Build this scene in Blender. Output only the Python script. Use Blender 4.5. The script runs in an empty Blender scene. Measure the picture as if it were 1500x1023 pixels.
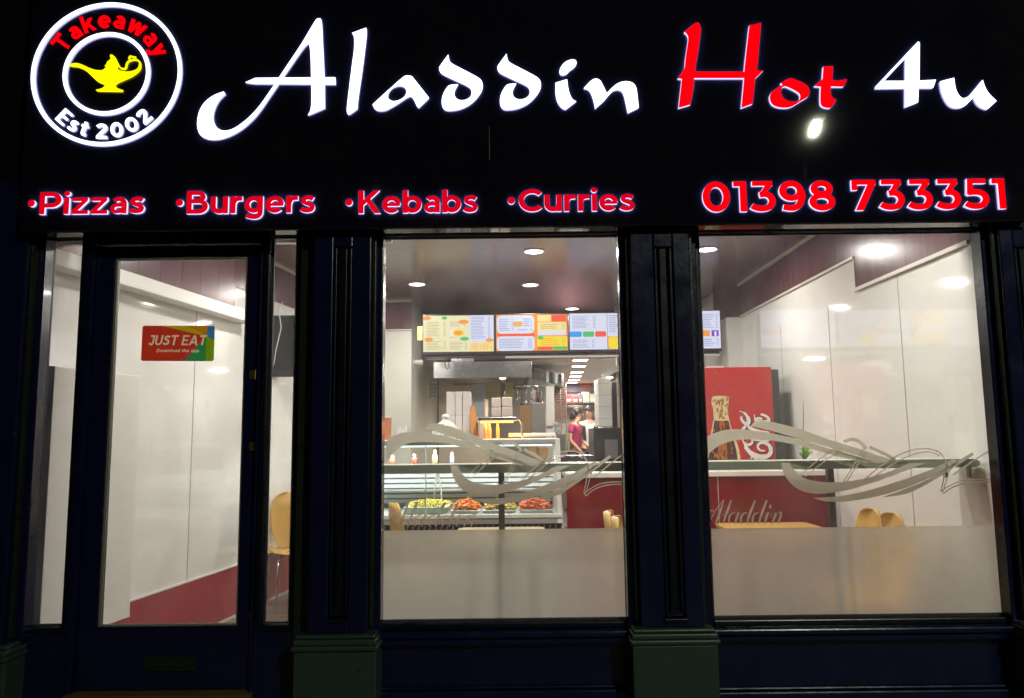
import bpy, math, random
from mathutils import Vector, Matrix, geometry
random.seed(7)
S = bpy.context.scene
C = S.collection
R = math.radians
# ------------------------------------------------------------------ camera
F, CX, CY, D, EYE = 1100.0, 750.0, 511.5, 3.93, 1.60
PITCH, ROLL = math.atan((638 - CY) / F), 0.0113
fw = Vector((0, math.cos(PITCH), math.sin(PITCH)))
u0 = Vector((0, -math.sin(PITCH), math.cos(PITCH)))
r0 = Vector((1, 0, 0))
rr = math.cos(ROLL) * r0 - math.sin(ROLL) * u0
uu = math.sin(ROLL) * r0 + math.cos(ROLL) * u0
cam_d = bpy.data.cameras.new('camera')
cam = bpy.data.objects.new('camera', cam_d)
C.objects.link(cam)
cam_d.sensor_width = 36
cam_d.lens = F / 1500 * 36
cam_d.clip_start, cam_d.clip_end = 0.05, 300
M3 = Matrix((rr, uu, -fw)).transposed()
CAM = Vector((0, -D, EYE))
cam.matrix_world = Matrix.Translation(CAM) @ M3.to_4x4()
S.camera = cam
# ------------------------------------------------------------------ world
W = bpy.data.worlds.new('World')
S.world = W
W.use_nodes = True
nt = W.node_tree
bg = nt.nodes['Background']
sky = nt.nodes.new('ShaderNodeTexSky')
sky.sky_type = 'NISHITA'
sky.sun_disc = False
sky.sun_elevation = R(-3)
sky.sun_rotation = R(200)
nt.links.new(sky.outputs[0], bg.inputs[0])
bg.inputs[1].default_value = 0.08
S.view_settings.view_transform = 'Standard'
S.view_settings.look = 'None'
S.view_settings.exposure = 0
S.view_settings.gamma = 1
S.cycles.use_denoising = True
S.cycles.max_bounces = 9
S.cycles.diffuse_bounces = 5
S.cycles.transparent_max_bounces = 16
S.cycles.sample_clamp_indirect = 6
S.cycles.caustics_reflective = False
S.cycles.caustics_refractive = False
LP = 13.5      # watts of each recessed shop downlight


def P(px, py, Y=0.0):
    "point of the vertical plane at depth Y that stands where the photograph shows (px, py)"
    d = fw * F + rr * (px - CX) - uu * (py - CY)
    t = (Y - CAM.y) / d.y
    return CAM + d * t


def X(px, py, Y=0.0): return P(px, py, Y).x
def Z(px, py, Y=0.0): return P(px, py, Y).z


# ------------------------------------------------------------------ materials
MATS = {}


def mat(name, col, rough=0.5, metal=0.0, var=0.12, scale=6.0, bump=0.0, bscale=60.0, emit=None, estr=0.0,
        spec=0.5, stretch=None, joints=None, coat=0.0, rvar=0.0, dirt=None):
    if name in MATS: return MATS[name]
    m = bpy.data.materials.new(name)
    m.use_nodes = True
    n, l = m.node_tree.nodes, m.node_tree.links
    b = n['Principled BSDF']
    tc = n.new('ShaderNodeTexCoord')
    src = tc.outputs['Object']
    if stretch:
        mp = n.new('ShaderNodeMapping')
        mp.inputs['Scale'].default_value = stretch
        l.new(src, mp.inputs[0])
        vec = mp.outputs[0]
    else:
        vec = src
    nz = n.new('ShaderNodeTexNoise')
    nz.inputs['Scale'].default_value = scale
    nz.inputs['Detail'].default_value = 6
    l.new(vec, nz.inputs['Vector'])
    mx = n.new('ShaderNodeMix')
    mx.data_type = 'RGBA'
    mx.inputs[6].default_value = (*[c * (1 - var) for c in col], 1)
    mx.inputs[7].default_value = (*[min(1, c * (1 + var)) for c in col], 1)
    l.new(nz.outputs[0], mx.inputs[0])
    out = mx.outputs[2]
    if dirt:
        n2 = n.new('ShaderNodeTexNoise'); n2.inputs['Scale'].default_value = dirt[1]; n2.inputs['Detail'].default_value = 8
        n2.inputs['Roughness'].default_value = .7
        l.new(src, n2.inputs['Vector'])
        rp = n.new('ShaderNodeValToRGB')
        rp.color_ramp.elements[0].position = dirt[2]; rp.color_ramp.elements[1].position = dirt[2] + .1
        l.new(n2.outputs[0], rp.inputs[0])
        m2 = n.new('ShaderNodeMix'); m2.data_type = 'RGBA'
        l.new(rp.outputs[0], m2.inputs[0]); l.new(out, m2.inputs[6])
        m2.inputs[7].default_value = (*dirt[0], 1)
        out = m2.outputs[2]
    if joints:   # (axis, spacing, width, colour): thin board joints
        ax, sp, wd, jc = joints
        sx = n.new('ShaderNodeSeparateXYZ'); l.new(src, sx.inputs[0])
        m1 = n.new('ShaderNodeMath'); m1.operation = 'PINGPONG'; m1.inputs[1].default_value = sp / 2
        l.new(sx.outputs[ax], m1.inputs[0])
        lt = n.new('ShaderNodeMath'); lt.operation = 'LESS_THAN'; lt.inputs[1].default_value = wd / 2
        l.new(m1.outputs[0], lt.inputs[0])
        m3 = n.new('ShaderNodeMix'); m3.data_type = 'RGBA'
        l.new(lt.outputs[0], m3.inputs[0]); l.new(out, m3.inputs[6])
        m3.inputs[7].default_value = (*jc, 1)
        out = m3.outputs[2]
    l.new(out, b.inputs['Base Color'])
    b.inputs['Roughness'].default_value = rough
    if rvar:
        mr = n.new('ShaderNodeMapRange')
        mr.inputs[3].default_value = max(0.02, rough - rvar); mr.inputs[4].default_value = min(1, rough + rvar)
        l.new(nz.outputs[0], mr.inputs[0]); l.new(mr.outputs[0], b.inputs['Roughness'])
    b.inputs['Metallic'].default_value = metal
    b.inputs['Specular IOR Level'].default_value = spec
    if coat: b.inputs['Coat Weight'].default_value = coat; b.inputs['Coat Roughness'].default_value = .06
    if bump:
        nb = n.new('ShaderNodeTexNoise'); nb.inputs['Scale'].default_value = bscale; nb.inputs['Detail'].default_value = 4
        l.new(vec, nb.inputs['Vector'])
        bp = n.new('ShaderNodeBump'); bp.inputs['Strength'].default_value = bump; bp.inputs['Distance'].default_value = .01
        l.new(nb.outputs[0], bp.inputs['Height']); l.new(bp.outputs[0], b.inputs['Normal'])
    if emit:
        b.inputs['Emission Color'].default_value = (*emit, 1)
        b.inputs['Emission Strength'].default_value = estr
    MATS[name] = m
    return m


def emat(name, col, s=1.0, base=.3):
    "a glowing plastic or screen colour"
    return mat(name, [c * base for c in col], .4, emit=col, estr=s, var=.05, spec=.0)


def glass_mat(name, tint=(1, 1, 1), haze=0.02):
    m = bpy.data.materials.new(name); m.use_nodes = True
    n, l = m.node_tree.nodes, m.node_tree.links
    n.remove(n['Principled BSDF'])
    o = n['Material Output']
    tr = n.new('ShaderNodeBsdfTransparent'); tr.inputs[0].default_value = (*tint, 1)
    gl = n.new('ShaderNodeBsdfGlossy'); gl.inputs['Roughness'].default_value = 0.015
    fr = n.new('ShaderNodeFresnel'); fr.inputs[0].default_value = 1.45
    mx = n.new('ShaderNodeMixShader')
    l.new(fr.outputs[0], mx.inputs[0]); l.new(tr.outputs[0], mx.inputs[1]); l.new(gl.outputs[0], mx.inputs[2])
    tl = n.new('ShaderNodeBsdfTranslucent'); tl.inputs[0].default_value = (.8, .8, .8, 1)
    tc = n.new('ShaderNodeTexCoord'); nz = n.new('ShaderNodeTexNoise'); nz.inputs['Scale'].default_value = 3
    nz.inputs['Detail'].default_value = 10; nz.inputs['Roughness'].default_value = .75
    l.new(tc.outputs['Object'], nz.inputs['Vector'])
    mr = n.new('ShaderNodeMapRange'); mr.inputs[1].default_value = .35; mr.inputs[2].default_value = .8
    mr.inputs[3].default_value = haze * .4; mr.inputs[4].default_value = haze * 2.5
    l.new(nz.outputs[0], mr.inputs[0])
    m2 = n.new('ShaderNodeMixShader')
    l.new(mr.outputs[0], m2.inputs[0]); l.new(mx.outputs[0], m2.inputs[1]); l.new(tl.outputs[0], m2.inputs[2])
    l.new(m2.outputs[0], o.inputs[0])
    return m


def film_mat(name, col, seethrough, rough=.6):
    m = bpy.data.materials.new(name); m.use_nodes = True
    n, l = m.node_tree.nodes, m.node_tree.links
    n.remove(n['Principled BSDF'])
    o = n['Material Output']
    tc = n.new('ShaderNodeTexCoord'); nz = n.new('ShaderNodeTexNoise'); nz.inputs['Scale'].default_value = 4
    nz.inputs['Detail'].default_value = 8
    l.new(tc.outputs['Object'], nz.inputs['Vector'])
    mx = n.new('ShaderNodeMix'); mx.data_type = 'RGBA'
    mx.inputs[6].default_value = (*[c * .93 for c in col], 1); mx.inputs[7].default_value = (*col, 1)
    l.new(nz.outputs[0], mx.inputs[0])
    tl = n.new('ShaderNodeBsdfTranslucent'); l.new(mx.outputs[2], tl.inputs[0])
    df = n.new('ShaderNodeBsdfDiffuse'); df.inputs[0].default_value = (*[c * .8 for c in col], 1)
    rf = n.new('ShaderNodeBsdfRefraction'); rf.inputs[0].default_value = (.95, .93, .88, 1)
    rf.inputs['Roughness'].default_value = rough; rf.inputs['IOR'].default_value = 1.25
    a1 = n.new('ShaderNodeMixShader'); a1.inputs[0].default_value = .25
    l.new(tl.outputs[0], a1.inputs[1]); l.new(df.outputs[0], a1.inputs[2])
    a2 = n.new('ShaderNodeMixShader'); a2.inputs[0].default_value = seethrough
    l.new(a1.outputs[0], a2.inputs[1]); l.new(rf.outputs[0], a2.inputs[2])
    l.new(a2.outputs[0], o.inputs[0])
    return m


blue = mat('navy_gloss_paint', (.0042, .0072, .048), .24, var=.35, scale=9, bump=.07, bscale=30, coat=.15, rvar=.12, dirt=((.014, .02, .045), 30, .62))
navy2 = mat('near_black_paint', (.004, .006, .017), .3, var=.35, scale=9, bump=.07, bscale=30, rvar=.12, dirt=((.012, .014, .022), 26, .63))
green = mat('bottle_green_paint', (.040, .074, .060), .38, var=.25, scale=8, bump=.12, bscale=25, rvar=.1, dirt=((.01, .02, .02), 14, .6))
dgreen = mat('dark_olive_frame_paint', (.018, .024, .016), .3, var=.4, scale=12, bump=.2, rvar=.1)
fascia_m = mat('black_fascia_sheet', (.006, .0065, .013), .03, spec=.22, var=.2, scale=3, dirt=((.010, .010, .014), 2.2, .55))
white_clad = mat('white_wall_cladding', (.80, .79, .745), .05, var=.03, scale=1.5, spec=.95, rvar=.015, dirt=((.72, .70, .63), 2.5, .60))
white_paint = mat('white_paint', (.78, .76, .71), .35, var=.04)
joint_m = mat('grey_joint_strip', (.34, .32, .30), .4)
maroon_clad = mat('plum_ceiling_cladding', (.125, .075, .078), .24, var=.35, scale=5, stretch=(.3, 14, 1), spec=.6, joints=(1, .25, .004, (.02, .01, .012)), rvar=.06)
maroon_wall = mat('plum_wall_cladding', (.11, .045, .055), .22, var=.3, scale=5, stretch=(1, 6, .3), spec=.55, joints=(1, .25, .005, (.02, .01, .012)), rvar=.05)
dado_m = mat('red_dado_panel', (.33, .035, .045), .25, var=.2, scale=5, bump=.03, bscale=12, dirt=((.42, .12, .12), 18, .66))
counter_m = mat('crimson_counter_panel', (.22, .012, .02), .12, var=.15, scale=2, bump=.02, bscale=5, coat=.3)
floor_m = mat('brown_vinyl_floor', (.20, .15, .11), .3, var=.3, scale=4, stretch=(1, 5, 1), joints=(0, .18, .004, (.05, .035, .025)), rvar=.1)
steel = mat('brushed_stainless_steel', (.6, .6, .6), .25, 1.0, var=.1, scale=20, stretch=(1, 30, 1), rvar=.08)
chrome = mat('chrome', (.75, .75, .76), .08, 1.0, var=.03)
blk = mat('black_plastic', (.012, .012, .014), .35, var=.2)
ply = mat('yellow_beech_plywood', (.68, .42, .12), .3, var=.12, scale=7, stretch=(1, 1, .25), coat=.2)
ledge_m = mat('grey_green_laminate', (.60, .64, .52), .3, var=.10, scale=12, dirt=((.1, .06, .04), 9, .74))
post_m = mat('grey_steel_post', (.22, .22, .20), .3, .6, var=.15)
cream = mat('cream_plaster', (.70, .60, .50), .6, var=.08)
glass = glass_mat('window_glass', haze=.032)
caseglass = glass_mat('display_glass', (.975, .995, .985), .004)
film = film_mat('frosted_window_film', (.86, .865, .78), .44, .70)
decal = film_mat('etched_vinyl_decal', (.86, .83, .76), .10, .9)
brass = mat('aged_brass', (.45, .3, .1), .35, .9, var=.3)
sign_white = emat('white_letter_face', (.93, .95, 1.0), 2.2)
halo = emat('halo_back_glow', (.55, .55, 1.0), 42)  # glow added on letter backs, standing in for lens bloom
halo_y = emat('yellow_halo_glow', (.9, .75, .1), 4)  # same added back glow, behind the oil lamp emblem
edge_white = emat('white_letter_return', (.86, .80, 1.0), 1.3)
sign_red = emat('red_letter_face', (1.0, 0.0, 0.004), 1.0)
dim_red = emat('dim_red_letter_face', (.80, 0.0, 0.012), .85)
sign_yel = emat('yellow_emblem_face', (1.0, .93, 0.0), 1.2)


# ------------------------------------------------------------------ mesh helpers
class MB:
    def __init__(s): s.v, s.f, s.m = [], [], []

    def add(s, vs, fs, mi=0):
        o = len(s.v)
        s.v += [tuple(v) for v in vs]
        s.f += [tuple(i + o for i in f) for f in fs]
        s.m += [mi] * len(fs)
        return s

    def box(s, x0, x1, y0, y1, z0, z1, mi=0):
        if x1 < x0: x0, x1 = x1, x0
        if y1 < y0: y0, y1 = y1, y0
        if z1 < z0: z0, z1 = z1, z0
        v = [(x0, y0, z0), (x1, y0, z0), (x1, y1, z0), (x0, y1, z0), (x0, y0, z1), (x1, y0, z1), (x1, y1, z1), (x0, y1, z1)]
        return s.add(v, [(3, 2, 1, 0), (4, 5, 6, 7), (0, 1, 5, 4), (1, 2, 6, 5), (2, 3, 7, 6), (3, 0, 4, 7)], mi)

    def hexa(s, bot, top, mi=0):
        return s.add(list(bot) + list(top), [(3, 2, 1, 0), (4, 5, 6, 7), (0, 1, 5, 4), (1, 2, 6, 5), (2, 3, 7, 6), (3, 0, 4, 7)], mi)

    def prism(s, pts, y0, y1, mi=0, ms=None, holes=(), mb_=None):
        "outline in (x, z), front face at y0, back at y1"
        ms = mi if ms is None else ms
        loops = [list(pts)] + [list(h) for h in holes]
        flat = [p for lp in loops for p in lp]
        tri = geometry.tessellate_polygon([[Vector((p[0], p[1], 0)) for p in lp] for lp in loops])
        n = len(flat)
        vs = [(p[0], y0, p[1]) for p in flat] + [(p[0], y1, p[1]) for p in flat]
        ff, fb = [], []
        for a, b, c in tri:
            A, B, Cc = flat[a], flat[b], flat[c]
            cr = (B[0] - A[0]) * (Cc[1] - A[1]) - (B[1] - A[1]) * (Cc[0] - A[0])
            if abs(cr) < 1e-12: continue
            if cr < 0: a, c = c, a
            ff.append((a, b, c)); fb.append((c + n, b + n, a + n))
        s.add(vs, ff, mi)
        base = len(s.v) - 2 * n
        s.f += [tuple(i + base for i in f) for f in fb]; s.m += [mi if mb_ is None else mb_] * len(fb)
        o = base
        for lp in loops:
            k = len(lp)
            for i in range(k):
                j = (i + 1) % k
                s.f.append((o + i, o + j, o + j + n, o + i + n)); s.m.append(ms)
            o += k
        return s

    def tube(s, path, r, seg=8, mi=0, cap=True):
        path = [Vector(p) for p in path]
        rs = r if isinstance(r, (list, tuple)) else [r] * len(path)
        rings = []
        up = None
        for i, p in enumerate(path):
            t = (path[min(i + 1, len(path) - 1)] - path[max(i - 1, 0)]).normalized()
            if up is None:
                up = Vector((0, 0, 1)) if abs(t.z) < .9 else Vector((1, 0, 0))
            a = t.cross(up).normalized(); b = a.cross(t).normalized(); up = b
            rings.append([p + (a * math.cos(2 * math.pi * k / seg) + b * math.sin(2 * math.pi * k / seg)) * rs[i] for k in range(seg)])
        vs = [v for rg in rings for v in rg]
        fs = []
        for i in range(len(path) - 1):
            for k in range(seg):
                q = (k + 1) % seg
                fs.append((i * seg + k, i * seg + q, (i + 1) * seg + q, (i + 1) * seg + k))
        if cap:
            fs.append(tuple(range(seg))[::-1]); fs.append(tuple((len(path) - 1) * seg + k for k in range(seg)))
        return s.add(vs, fs, mi)

    def lathe(s, prof, cx, cy, seg=16, mi=0):
        vs, fs = [], []
        for (r, z) in prof:
            for k in range(seg):
                a = 2 * math.pi * k / seg
                vs.append((cx + r * math.cos(a), cy + r * math.sin(a), z))
        for i in range(len(prof) - 1):
            for k in range(seg):
                q = (k + 1) % seg
                fs.append((i * seg + k, i * seg + q, (i + 1) * seg + q, (i + 1) * seg + k))
        fs.append(tuple(range(seg))[::-1]); fs.append(tuple((len(prof) - 1) * seg + k for k in range(seg)))
        return s.add(vs, fs, mi)

    def blob(s, c, rad, sq=(1, 1, 1), mi=0, jit=.25, n=6):
        vs = []
        for i in range(1, n):
            th = math.pi * i / n
            for k in range(n + 1):
                a = 2 * math.pi * k / (n + 1)
                q = 1 + random.uniform(-jit, jit)
                vs.append((c[0] + rad * sq[0] * q * math.sin(th) * math.cos(a), c[1] + rad * sq[1] * q * math.sin(th) * math.sin(a), c[2] + rad * sq[2] * q * math.cos(th)))
        k_ = n + 1
        fs = [(i * k_ + k, (i + 1) * k_ + k, (i + 1) * k_ + (k + 1) % k_, i * k_ + (k + 1) % k_) for i in range(n - 2) for k in range(k_)]
        fs.append(tuple(range(k_))); fs.append(tuple((n - 2) * k_ + k for k in range(k_))[::-1])
        return s.add(vs, fs, mi)

    def build(s, name, mats, parent=None, world=True, bevel=0, smooth=False, loc=None):
        me = bpy.data.meshes.new(name)
        me.from_pydata(s.v, [], s.f)
        mats = mats if isinstance(mats, (list, tuple)) else [mats]
        for m in mats: me.materials.append(m)
        if len(mats) > 1: me.polygons.foreach_set('material_index', s.m)
        if smooth: me.polygons.foreach_set('use_smooth', [True] * len(me.polygons))
        me.update()
        o = bpy.data.objects.new(name, me)
        C.objects.link(o)
        if parent:
            o.parent = parent
            if world and parent.parent is None: o.location = -parent.location
        if loc: o.location = loc
        if bevel:
            b = o.modifiers.new('Bevel', 'BEVEL'); b.width = bevel; b.segments = 2; b.limit_method = 'ANGLE'; b.angle_limit = R(40)
        return o


def tag(o, label=None, cat=None, group=None, kind=None):
    if label: o['label'] = label
    if cat: o['category'] = cat
    if group: o['group'] = group
    if kind: o['kind'] = kind
    return o


def thing(name, label, cat, loc=(0, 0, 0), rz=0, group=None):
    o = bpy.data.objects.new(name, None)
    C.objects.link(o)
    o.empty_display_size = .1
    o.location = loc
    o.rotation_euler.z = rz
    return tag(o, label, cat, group)


def copy_tree(o, loc=None, rz=None, label=None, parent=None):
    c = o.copy(); C.objects.link(c)
    if parent: c.parent = parent
    if loc is not None: c.location = loc
    if rz is not None: c.rotation_euler.z = rz
    if label: c['label'] = label
    for ch in [x for x in S.objects if x.parent == o]:
        copy_tree(ch, parent=c)
    return c


def smooth(pts, n=5, closed=True):
    "Catmull-Rom through the points; a point given as (x, y, 1) stays a sharp corner"
    out = []
    k = len(pts)
    for i in range(k if closed else k - 1):
        p1, p2 = pts[i], pts[(i + 1) % k]
        p0 = pts[(i - 1) % k] if (closed or i > 0) else p1
        p3 = pts[(i + 2) % k] if (closed or i + 2 < k) else p2
        if len(p1) > 2: p0 = p1
        if len(p2) > 2: p3 = p2
        for j in range(n):
            t = j / n
            f = lambda a, b, c, d: .5 * (2 * b + (c - a) * t + (2 * a - 5 * b + 4 * c - d) * t * t + (3 * b - a - 3 * c + d) * t ** 3)
            out.append((f(p0[0], p1[0], p2[0], p3[0]), f(p0[1], p1[1], p2[1], p3[1])))
    if not closed: out.append(tuple(pts[-1][:2]))
    return out


def ribbon(path, w):
    "outline of a stroke of width w (number or list) along an open path"
    k = len(path)
    ws = w if isinstance(w, (list, tuple)) else [w] * k
    L, Rr = [], []
    for i, p in enumerate(path):
        a = path[max(i - 1, 0)]; b = path[min(i + 1, k - 1)]
        dx, dy = b[0] - a[0], b[1] - a[1]
        ln = math.hypot(dx, dy) or 1
        nx, ny = -dy / ln, dx / ln
        m = 1.0
        if 0 < i < k - 1:
            d1 = (p[0] - a[0], p[1] - a[1]); l1 = math.hypot(*d1) or 1
            m = 1 / max(.5, abs((-d1[1] / l1) * nx + (d1[0] / l1) * ny))
        h = ws[i] / 2 * m
        L.append((p[0] + nx * h, p[1] + ny * h)); Rr.append((p[0] - nx * h, p[1] - ny * h))
    return L + Rr[::-1]


def arc(cx, cy, rx, ry, a0, a1, n=24):
    return [(cx + rx * math.cos(R(a0 + (a1 - a0) * i / n)), cy + ry * math.sin(R(a0 + (a1 - a0) * i / n))) for i in range(n + 1)]


# ------------------------------------------------------------------ bold sans letters, drawn as strokes (cap height 1)
s_, h_ = .19, .095
XH = .74


def sm(pts): return smooth(pts, 5, False)


def st(path, w=s_): return ribbon(path, w)


def ring_shape(cx, cy, rx, ry, w=s_):
    return ('ring', arc(cx, cy, rx + w / 2, ry + w / 2, 0, 360, 36)[:-1], arc(cx, cy, rx - w / 2, ry - w / 2, 0, 360, 36)[:-1])


def bar(x0, y0, x1, y1): return [(x0, y0), (x1, y0), (x1, y1), (x0, y1)]


sS = [(.47, .585), (.36, .64), (.26, .65), (.14, .60), (.13, .48), (.25, .40), (.37, .345), (.44, .25), (.40, .13), (.27, .09), (.14, .105), (.03, .17)]
G = {
    'P': (.78, [bar(0, 0, s_, 1), st([(h_, .905), (.42, .905)] + arc(.42, .65, .265, .255, 88, -88)[1:-1] + [(.42, .395), (h_, .395)])]),
    'B': (.80, [bar(0, 0, s_, 1), st([(h_, .905), (.40, .905)] + arc(.41, .73, .19, .175, 88, -88)[1:-1] + [(.40, .555), (h_, .555)], .18), st([(h_, .545), (.43, .545)] + arc(.44, .32, .25, .225, 88, -88)[1:-1] + [(.43, .095), (h_, .095)])]),
    'i': (.19, [bar(0, 0, s_, XH), arc(h_, .93, .115, .11, 0, 360, 20)[:-1]]),
    'z': (.60, [bar(.02, XH - .165, .58, XH), bar(.0, 0, .60, .165), [(.38, .60), (.58, .60), (.22, .14), (.01, .14)]]),
    'a': (.60, [bar(.41, 0, .60, .47), st(arc(.31, .44, .195, .21, 0, 140)), st([(.5, .38), (.28, .38)] + arc(.27, .23, .18, .15, 92, 268)[1:-1] + [(.28, .085), (.40, .10), (.5, .18)], .155)]),
    's': (.54, [st(sm(sS), .18)]),
    'S': (.68, [st([(x * 1.3, y * 1.35) for x, y in sm(sS)], .19)]),
    'u': (.64, [st([(h_, XH)] + arc(.32, .32, .225, .23, 180, 360)[0:-1] + [(.545, .33)]), bar(.45, 0, .64, XH)]),
    'U': (.78, [st([(h_, 1)] + arc(.39, .40, .295, .31, 180, 360) + [(.685, 1)])]),
    'r': (.43, [bar(0, 0, s_, XH), st(sm([(h_, .40), (.16, .57), (.27, .635), (.43, .645)]))]),
    'g': (.68, [ring_shape(.335, .375, .24, .27, .185), st([(.585, XH), (.585, .05)] + sm([(.575, -.02), (.50, -.13), (.32, -.165), (.07, -.10)]))]),
    'e': (.68, [st(arc(.345, .37, .25, .275, 2, 318), .185), bar(.12, .30, .66, .43)]),
    'K': (.80, [bar(0, 0, s_, 1), [(.15, .30), (.15, .55), (.56, 1), (.79, 1)], [(.29, .50), (.43, .64), (.82, 0), (.59, 0)]]),
    'k': (.67, [bar(0, 0, s_, 1), [(.15, .18), (.15, .40), (.41, .74), (.64, .74)], [(.26, .36), (.38, .50), (.67, 0), (.45, 0)]]),
    'b': (.70, [bar(0, 0, s_, 1), ring_shape(.355, .37, .25, .275)]),
    'd': (.70, [bar(.51, 0, .70, 1), ring_shape(.345, .37, .25, .275)]),
    'p': (.70, [bar(0, -.25, s_, XH), ring_shape(.355, .37, .25, .275)]),
    'o': (.70, [ring_shape(.35, .37, .255, .275)]),
    'n': (.64, [bar(0, 0, s_, XH), st(arc(.32, .42, .225, .225, 180, 0) + [(.545, 0)])]),
    'h': (.64, [bar(0, 0, s_, 1), st(arc(.32, .42, .225, .225, 180, 0) + [(.545, 0)])]),
    'l': (.19, [bar(0, 0, s_, 1)]),
    'C': (.86, [st(arc(.50, .5, .405, .405, 42, 318, 36))]),
    'D': (.86, [bar(0, 0, s_, 1), st([(h_, .905), (.38, .905)] + arc(.38, .5, .39, .405, 88, -88)[1:-1] + [(.38, .095), (h_, .095)])]),
    'T': (.78, [bar(0, .83, .78, 1), bar(.295, 0, .485, 1)]),
    'A': (.94, [[(0, 0), (.20, 0), (.50, .82), (.57, 1), (.37, 1)], [(.94, 0), (.74, 0), (.44, .82), (.37, 1), (.57, 1)], bar(.22, .20, .72, .36)]),
    'E': (.68, [bar(0, 0, s_, 1), bar(0, .84, .67, 1), bar(0, .42, .61, .58), bar(0, 0, .68, .16)]),
    'J': (.56, [st([(.465, 1), (.465, .33)] + sm([(.46, .28), (.40, .12), (.27, .085), (.05, .20)])), bar(.1, .84, .5, 1)]),
    't': (.46, [st([(.22, .94), (.22, .30)] + sm([(.225, .24), (.28, .11), (.45, .10)])), bar(.02, XH - .16, .45, XH)]),
    'w': (1.0, [[(0, XH), (.20, XH), (.37, 0), (.20, 0)], [(.20, 0), (.37, 0), (.59, XH), (.42, XH)], [(.41, XH), (.58, XH), (.80, 0), (.63, 0)], [(.63, 0), (.80, 0), (1.0, XH), (.81, XH)]]),
    'y': (.66, [[(0, XH), (.21, XH), (.43, .12), (.29, -.02)], st([(.56, XH), (.31, .02)] + sm([(.29, -.03), (.20, -.14), (.05, -.11)]), .185)]),
    '0': (.76, [ring_shape(.38, .5, .285, .405)]),
    '1': (.36, [bar(.17, 0, .36, 1), bar(0, .83, .3, 1)]),
    '2': (.68, [st(sm([(.04, .78), (.16, .88), (.32, .905), (.50, .85), (.545, .70), (.47, .56), (.12, .15)])), bar(.02, 0, .68, .165)]),
    '3': (.70, [bar(.06, .84, .62, 1), [(.42, .86), (.62, .86), (.40, .57), (.24, .54)], st(sm([(.26, .55), (.42, .56), (.55, .49), (.60, .33), (.51, .15), (.33, .092), (.16, .115), (.03, .19)]))]),
    '5': (.70, [bar(.10, .84, .63, 1), [(.10, .9), (.27, .9), (.25, .55), (.07, .47)], st(sm([(.10, .54), (.33, .56), (.52, .50), (.60, .33), (.51, .15), (.33, .092), (.16, .115), (.03, .19)]))]),
    '7': (.68, [bar(0, .84, .68, 1), bar(0, .66, .16, .9), [(.46, .88), (.68, .88), (.30, 0), (.08, 0)]]),
    '8': (.72, [ring_shape(.36, .725, .215, .18), ring_shape(.36, .30, .265, .205)]),
    '9': (.72, [ring_shape(.34, .665, .245, .24), st(sm([(.615, .66), (.62, .46), (.54, .22), (.37, .10), (.10, .135)]))]),
}


def letter_mesh(ch, f, y0, depth, eps=1.2e-4, back=None):
    "one letter as one mesh: f maps letter (u, v) to (x, z)"
    mb = MB()
    for k, sh in enumerate(G[ch][1]):
        y = y0 - k * eps
        if sh[0] == 'ring':
            mb.prism([f(*p) for p in sh[1]], y, y0 + depth, 0, 1, [[f(*p) for p in sh[2]]], back)
        else:
            mb.prism([f(*p) for p in sh], y, y0 + depth - k * eps, 0, 1, (), back)
    return mb


def widths(txt, sp=.095, space=.36):
    x, out = 0, []
    for ch in txt:
        if ch == ' ': x += space; continue
        out.append((ch, x)); x += G[ch][0] + sp
    return out, x - sp


def word(txt, xa, xb, zb, cap, y0, depth, mats, parent, sp=.095, space=.36, shear=0, name='letter'):
    lst, w = widths(txt, sp, space)
    k = (xb - xa) / w
    for ch, x in lst:
        f = lambda u, v, x=x: (xa + (x + u) * k + shear * v * cap, zb + v * cap)
        letter_mesh(ch, f, y0, depth, back=2 if len(mats) > 2 else None).build(name, mats, parent)


# ================================================================== STREET
tag(MB().box(-40, 40, -2.6, 12 - 12.02, -.3, 0).build('pavement', mat('concrete_paving', (.16, .155, .145), .8, var=.3, scale=3, bump=.3, joints=(0, .6, .008, (.05, .05, .05)), rvar=.1)), kind='structure')
tag(MB().box(-40, 40, -9.2, -2.73, -.3, -.12).build('road', mat('asphalt', (.05, .05, .052), .8, var=.3, scale=30, bump=.5, bscale=200)), kind='structure')
tag(MB().box(-40, 40, -2.73, -2.6, -.3, .003).box(-40, 40, -9.33, -9.2, -.3, .003).build('kerb', mat('granite_kerb', (.24, .235, .225), .7, var=.3, scale=40)), kind='structure')
tag(MB().box(-40, 40, -11.5, -9.33, -.3, 0).build('far_pavement', MATS['concrete_paving']), kind='structure')
tag(MB().box(-60, 60, -60, 60, -.6, -.5).build('ground', MATS['asphalt']), kind='structure')
# building opposite, seen only as a dim mirror image in the fascia
ob = thing('brick_building', 'dark brick building across the road with one lit upstairs window', 'building', (5, -11.5, 0))
brick = mat('brown_brick', (.18, .10, .07), .85, var=.3, scale=4, bump=.3)
MB().box(-12, 16, -19, -11.5, 0, 11).build('wall', brick, ob)
for i, (x, z, lit) in enumerate([(-8, 5.6, 0), (-4, 5.6, 0), (0.2, 5.6, 0), (5.45, 6.55, 1), (9.6, 5.6, 0), (13, 5.6, 0), (-8, 1.2, 0), (-4, 1.2, 0), (9.6, 1.2, 0)]):
    w = MB().box(x - .6, x + .6, -11.56, -11.49, z, z + 1.5).box(x - .7, x + .7, -11.6, -11.49, z - .1, z).build('window', white_paint, ob)
    MB().box(x - .52, x + .52, -11.565, -11.555, z + .06, z + 1.44).build('pane', emat('warm_lit_curtain', (.9, .75, .45), .9) if lit else mat('dark_pane', (.01, .012, .015), .1), w)
_p = P(1195, 181, -.22); _d = _p - CAM
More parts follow.
